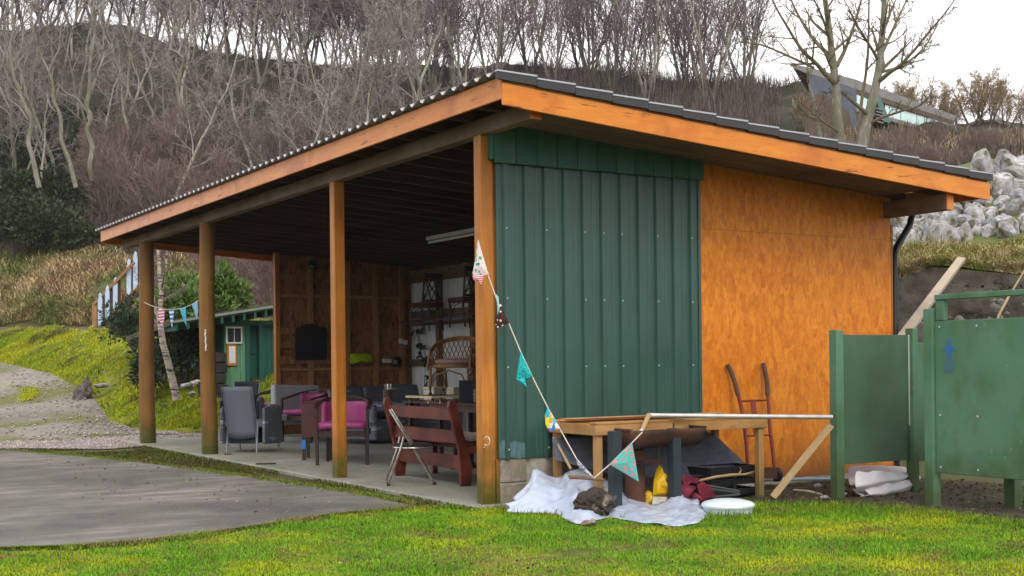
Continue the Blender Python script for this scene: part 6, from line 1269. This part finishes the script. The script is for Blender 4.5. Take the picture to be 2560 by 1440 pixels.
# cane chair standing on a further table
wt = thing('rear_table', 'plain dark table at the back carrying the cane chair', 'table', (*atv(1140, 1004, 15.2)[:2], SZ), .0)
lbox('tabletop', (-.5, -.45, .70), (.5, .45, .73), M_dark, wt, bevel=.005)
for a in (-.42, .42):
    for b in (-.38, .38): lbox('leg', (a - .025, b - .025, 0), (a + .025, b + .025, .70), M_dark, wt)
M_cane = mat('brown_cane', (.26, .13, .05), (.17, .08, .03), 8, rough=.5, bump=.1)
wc = thing('cane_chair', 'brown cane armchair standing on the rear table', 'armchair', (*atv(1140, 1004, 15.2)[:2], SZ + .731), math.radians(130))
for sx in (-1, 1):
    lp('leg', MB().tube([(sx * .25, .22, 0), (sx * .24, .22, .4)], .018, 8), M_cane, wc, smooth=True); lp('leg', MB().tube([(sx * .2, -.24, 0), (sx * .22, -.2, .4)], .018, 8), M_cane, wc, smooth=True)
    lp('leg_arch', MB().tube([(sx * .245, .21, .15), (sx * .24, .15, .3), (sx * .235, .0, .36), (sx * .225, -.14, .3), (sx * .21, -.21, .15)], .011, 6), M_cane, wc, smooth=True)
lp('leg_arch', MB().tube([(-.24, .22, .15), (-.16, .22, .31), (0, .22, .36), (.16, .22, .31), (.24, .22, .15)], .011, 6), M_cane, wc, smooth=True)
arcp = [(.31 * math.cos(math.radians(a)), .02 + .29 * math.sin(math.radians(a)), .60 + .17 * max(0, -math.sin(math.radians(a))) ** .7) for a in np.linspace(-210, 30, 21)]
arcp = [(-.27, .24, .40)] + arcp + [(.27, .24, .40)]
for off in (0, .028): lp('top_rail', MB().tube([(p[0], p[1], p[2] - off) for p in arcp], .015, 7), M_cane, wc, smooth=True)
lat = MB()
for a in np.arange(-200, 21, 11):
    for da in (26, -26):
        p = [((.27 + .03 * t) * math.cos(math.radians(a + da * t)), .02 + (.25 + .03 * t) * math.sin(math.radians(a + da * t)), .43 + (.16 + .15 * max(0, -math.sin(math.radians(a + da * t))) ** .7) * t) for t in (0, .5, 1)]; lat.tube(p, .0055, 4, False)
lp('lattice', lat, M_cane, wc); lp('seat_frame', MB().lathe([(.28, .39), (.29, .41), (.28, .43)], 20, (0, 0, 0), 1, .9), M_cane, wc, smooth=True)
lp('seat_cushion', MB().lathe([(.24, .431), (.265, .455), (.25, .49), (.15, .505)], 20, (0, 0, 0), 1, .88), mat('faded_pink_cushion', (.30, .19, .17), (.24, .14, .13), 6, rough=.9, bump=.1), wc, smooth=True)
# two dining chairs hung on the back wall
XH = 4.71
def wall_chair(label, x0, y0, x1, backrest, sc_=1.):
    p = atX(x0, y0, XH - .45); t = thing('hung_chair', label, 'chair', p, 0, 'dark dining chairs hung on the wall')
    A = atX(x0, y0, XH - .45); B = atX(x1, y0 - (x1 - x0) * .18, XH - .45); w = max(.3, abs(A[1] - B[1])); w = .48; y1_ = A[1] - w
    def q(dy, dx, dz): return (A[0] + dx, A[1] - dy, A[2] + dz)
    def bb(n, a, b, m, **k): mb = MB(); lo = np.minimum(a, b); hi = np.maximum(a, b); mb.box(lo, hi); part(n, mb, m, t, **k)
    bb('seat', q(0, 0, -.03), q(w, .42, .045), M_red, bevel=.015)
    for dx in (.03, .39):
        for dy, k in ((.03, 0), (w - .03, 1)): part('leg', MB().tube([q(dy, dx, -.03), q(dy + (.07 if k else -.0), dx, -.43)], [.02, .014], 7), M_dark, t)
        part('leg_bracket', MB().tube([q(.05, dx, -.2), q(.09, dx, -.08), q(.2, dx, -.035)], .008, 5), M_dark, t)
    part('leg_bracket', MB().tube([q(.03, .08, -.2), q(.03, .12, -.08), q(.03, .21, -.035)], .008, 5), M_dark, t)
    if backrest:
        for dx in (.05, .37): part('back_post', MB().tube([q(w - .05, dx, .0), q(w + .0, dx, .28), q(w + .03, dx, .48)], .018, 7), M_dark, t)
        bb('crest_rail', q(w + .0, .04, .44), q(w + .04, .38, .52), M_dark)
        for a, b in ((.05, .37), (.37, .05), (.21, .05), (.05, .21), (.21, .37), (.37, .21)): part('lattice_bar', MB().bar(q(w - .03, a, .08), q(w + .02, b, .46), .016, .016), M_dark, t)
        bb('back_rail', q(w - .04, .05, .05), q(w - .01, .37, .09), M_dark)
wall_chair('dark chair with lattice back hung high on the white wall, left one', 1020, 765, 1100, True)
wall_chair('dark chair hung high on the white wall, right one beside the corner post', 1118, 752, 1190, True)
tag(part('wall_shelf_rail', MB().bar(atX(1018, 807, XH - .3), atX(1200, 790, XH - .3), .3, .02), M_dark), 'dark shelf rail under the hung chairs on the back wall', 'shelf')
# blackboard, hi-vis vest, radio, sockets, floodlight
bbd = [(737, 900), (737, 824), (742, 818), (752, 818), (760, 811), (776, 809), (792, 811), (800, 818), (811, 818), (816, 824), (816, 900)]
tag(part('blackboard', MB().extrude([atY(x, y, YF - .1) for x, y in bbd], (0, -.03, 0)), mat('blackboard_paint', (.008, .010, .016), (.012, .014, .02), 4, rough=.55, bump=.02), bevel=.004), 'black arched-top blackboard on the strand board wall', 'blackboard')
hv_ = [(873, 884), (888, 882), (903, 886), (920, 882), (933, 890), (934, 900), (927, 908), (905, 906), (893, 902), (882, 912), (873, 908)]
P = [atY(x, y, YF - .1) for x, y in hv_]; cc = np.mean(P, 0) - [0, .1, .03]
o = cloth('hi_vis_vest', 'crumpled yellow-green hi-vis vest hung on the wall right of the square post', 'vest', P + [cc], [(i, (i + 1) % len(P), len(P)) for i in range(len(P))], mat('hi_vis_cloth', (.42, .52, .012), (.3, .40, .01), 12, rough=.8, bump=.3), 2, .006)
def wbox(name, x0, x1, y0, y1, d, m, label, cat, bev=.01): a, b = atY(x0, y1, YF - .09), atY(x1, y0, YF - .09); mb = MB(); mb.box((a[0], YF - .09 - d, a[2]), (b[0], YF - .088, b[2])); return tag(part(name, mb, m, bevel=bev), label, cat)
wbox('white_box', 955, 977, 897, 907, .05, M_white, 'small white box on the far wall left of the black radio', 'box')
rd = wbox('radio', 977, 1000, 893, 917, .08, M_black, 'black rounded radio with a pale dial on the far wall', 'radio', .03)
a = atY(989, 905, YF - .172); part('dial', MB().box((a[0] - .04, a[1] - .004, a[2] - .035), (a[0] + .03, a[1], a[2] + .035)), M_alu, rd)
wbox('switch_box', 996, 1006, 847, 859, .05, M_white, 'white switch box on the far wall, left of two', 'switch'); wbox('switch_box', 1007, 1017, 850, 862, .04, M_white, 'white switch box nearest the wall corner', 'switch')
fl = wbox('floodlight', 769, 787, 652, 672, .12, M_black, 'black floodlight high on the far wall', 'floodlight'); a = atY(778, 667, YF - .215); part('lens', MB().box((a[0] - .04, a[1] - .004, a[2] - .015), (a[0] + .05, a[1], a[2] + .02)), M_alu, fl)
tl = thing('tube_light', 'long unlit white strip light under the dark roof', 'light', atX(1130, 590, 2.4))
a, b = atX(1072, 597, 2.4), atX(1240, 566, 2.4); b[2] = a[2]; part('housing', MB().bar(a, b, .09, .05), mat('light_housing', (.42, .42, .40), rough=.6, bump=0), tl, bevel=.006); part('tube', MB().tube([a - [0, 0, .05], b - [0, 0, .05]], .016, 8), mat('tube_glass', (.55, .55, .53), rough=.3, bump=0), tl)
for p in (a + (b - a) * .15, b - (b - a) * .15): part('hanger', MB().tube([p, [p[0], p[1], zr(2.4) - .01]], .006, 5), M_black, tl)
# climbing plant on the white wall
M_vine = mat('vine_leaf', (.03, .06, .022), (.02, .04, .015), 3, island=.4, rough=.5, bump=0)
vn = thing('climbing_plant', 'thin climbing plant with few dark leaves on the white wall', 'plant', atX(1048, 985, 4.70))
vp = [(1060, 985), (1062, 940), (1066, 905), (1062, 880), (1052, 865), (1047, 845), (1040, 828), (1035, 822)]
part('stem', MB().tube([atX(x, y, 4.70) for x, y in vp], .005, 5), M_rhod, vn); lv = [(1034, 828), (1030, 838), (1040, 824), (1048, 828), (1053, 832), (1046, 858), (1054, 860), (1050, 872), (1058, 868), (1050, 888), (1058, 893), (1064, 896), (1066, 906), (1070, 940), (1070, 957)]
for k, (x, y) in enumerate(lv):
    q = atX(x, y, 4.69)[None]; part('leaf', leaves(np.repeat(q, 3, 0) + RNG.normal(size=(3, 3)) * .02, RNG.normal(size=(3, 3)) * [.1, 1, .6] - [.2, 0, .4], .11, k, asp=.75), M_vine, vn)
# small litter on the slab
for k, (x, y, w, d) in enumerate(((665, 1160, .12, .03), (570, 1136, .05, .02))):
    q = atz(x, y, SZ + .006); o = tag(part('litter_scrap', MB().box((-w, -d, 0), (w, d, .012)), M_dark, bevel=.004), ['dark flat scrap on the slab near the square post', 'small dark scrap under the grey-backed armchair'][k], 'scrap'); o.location = tuple(q); o.rotation_euler = (0, 0, -.5)

# ------------------------------------------------------------------ thin haze volume added to soften the distance, in place of lens flare
hm = bpy.data.materials.new('added_haze'); hm.use_nodes = True; hn = hm.node_tree; hn.nodes.clear()
ho = hn.nodes.new('ShaderNodeOutputMaterial'); hv_n = hn.nodes.new('ShaderNodeVolumePrincipled'); hv_n.inputs['Color'].default_value = (.96, .95, .95, 1); hv_n.inputs['Density'].default_value = .0004; hv_n.inputs['Anisotropy'].default_value = .2
hn.links.new(hv_n.outputs[0], ho.inputs['Volume'])
mb = MB(); mb.box((CAM[0] - 500, CAM[1] - 450, -3), (CAM[0] + 500, CAM[1] + 900, 60)); hz = part('haze', mb, hm); tag(hz, 'thin pale haze added to soften the distance, in place of lens flare', 'haze', kind='stuff')
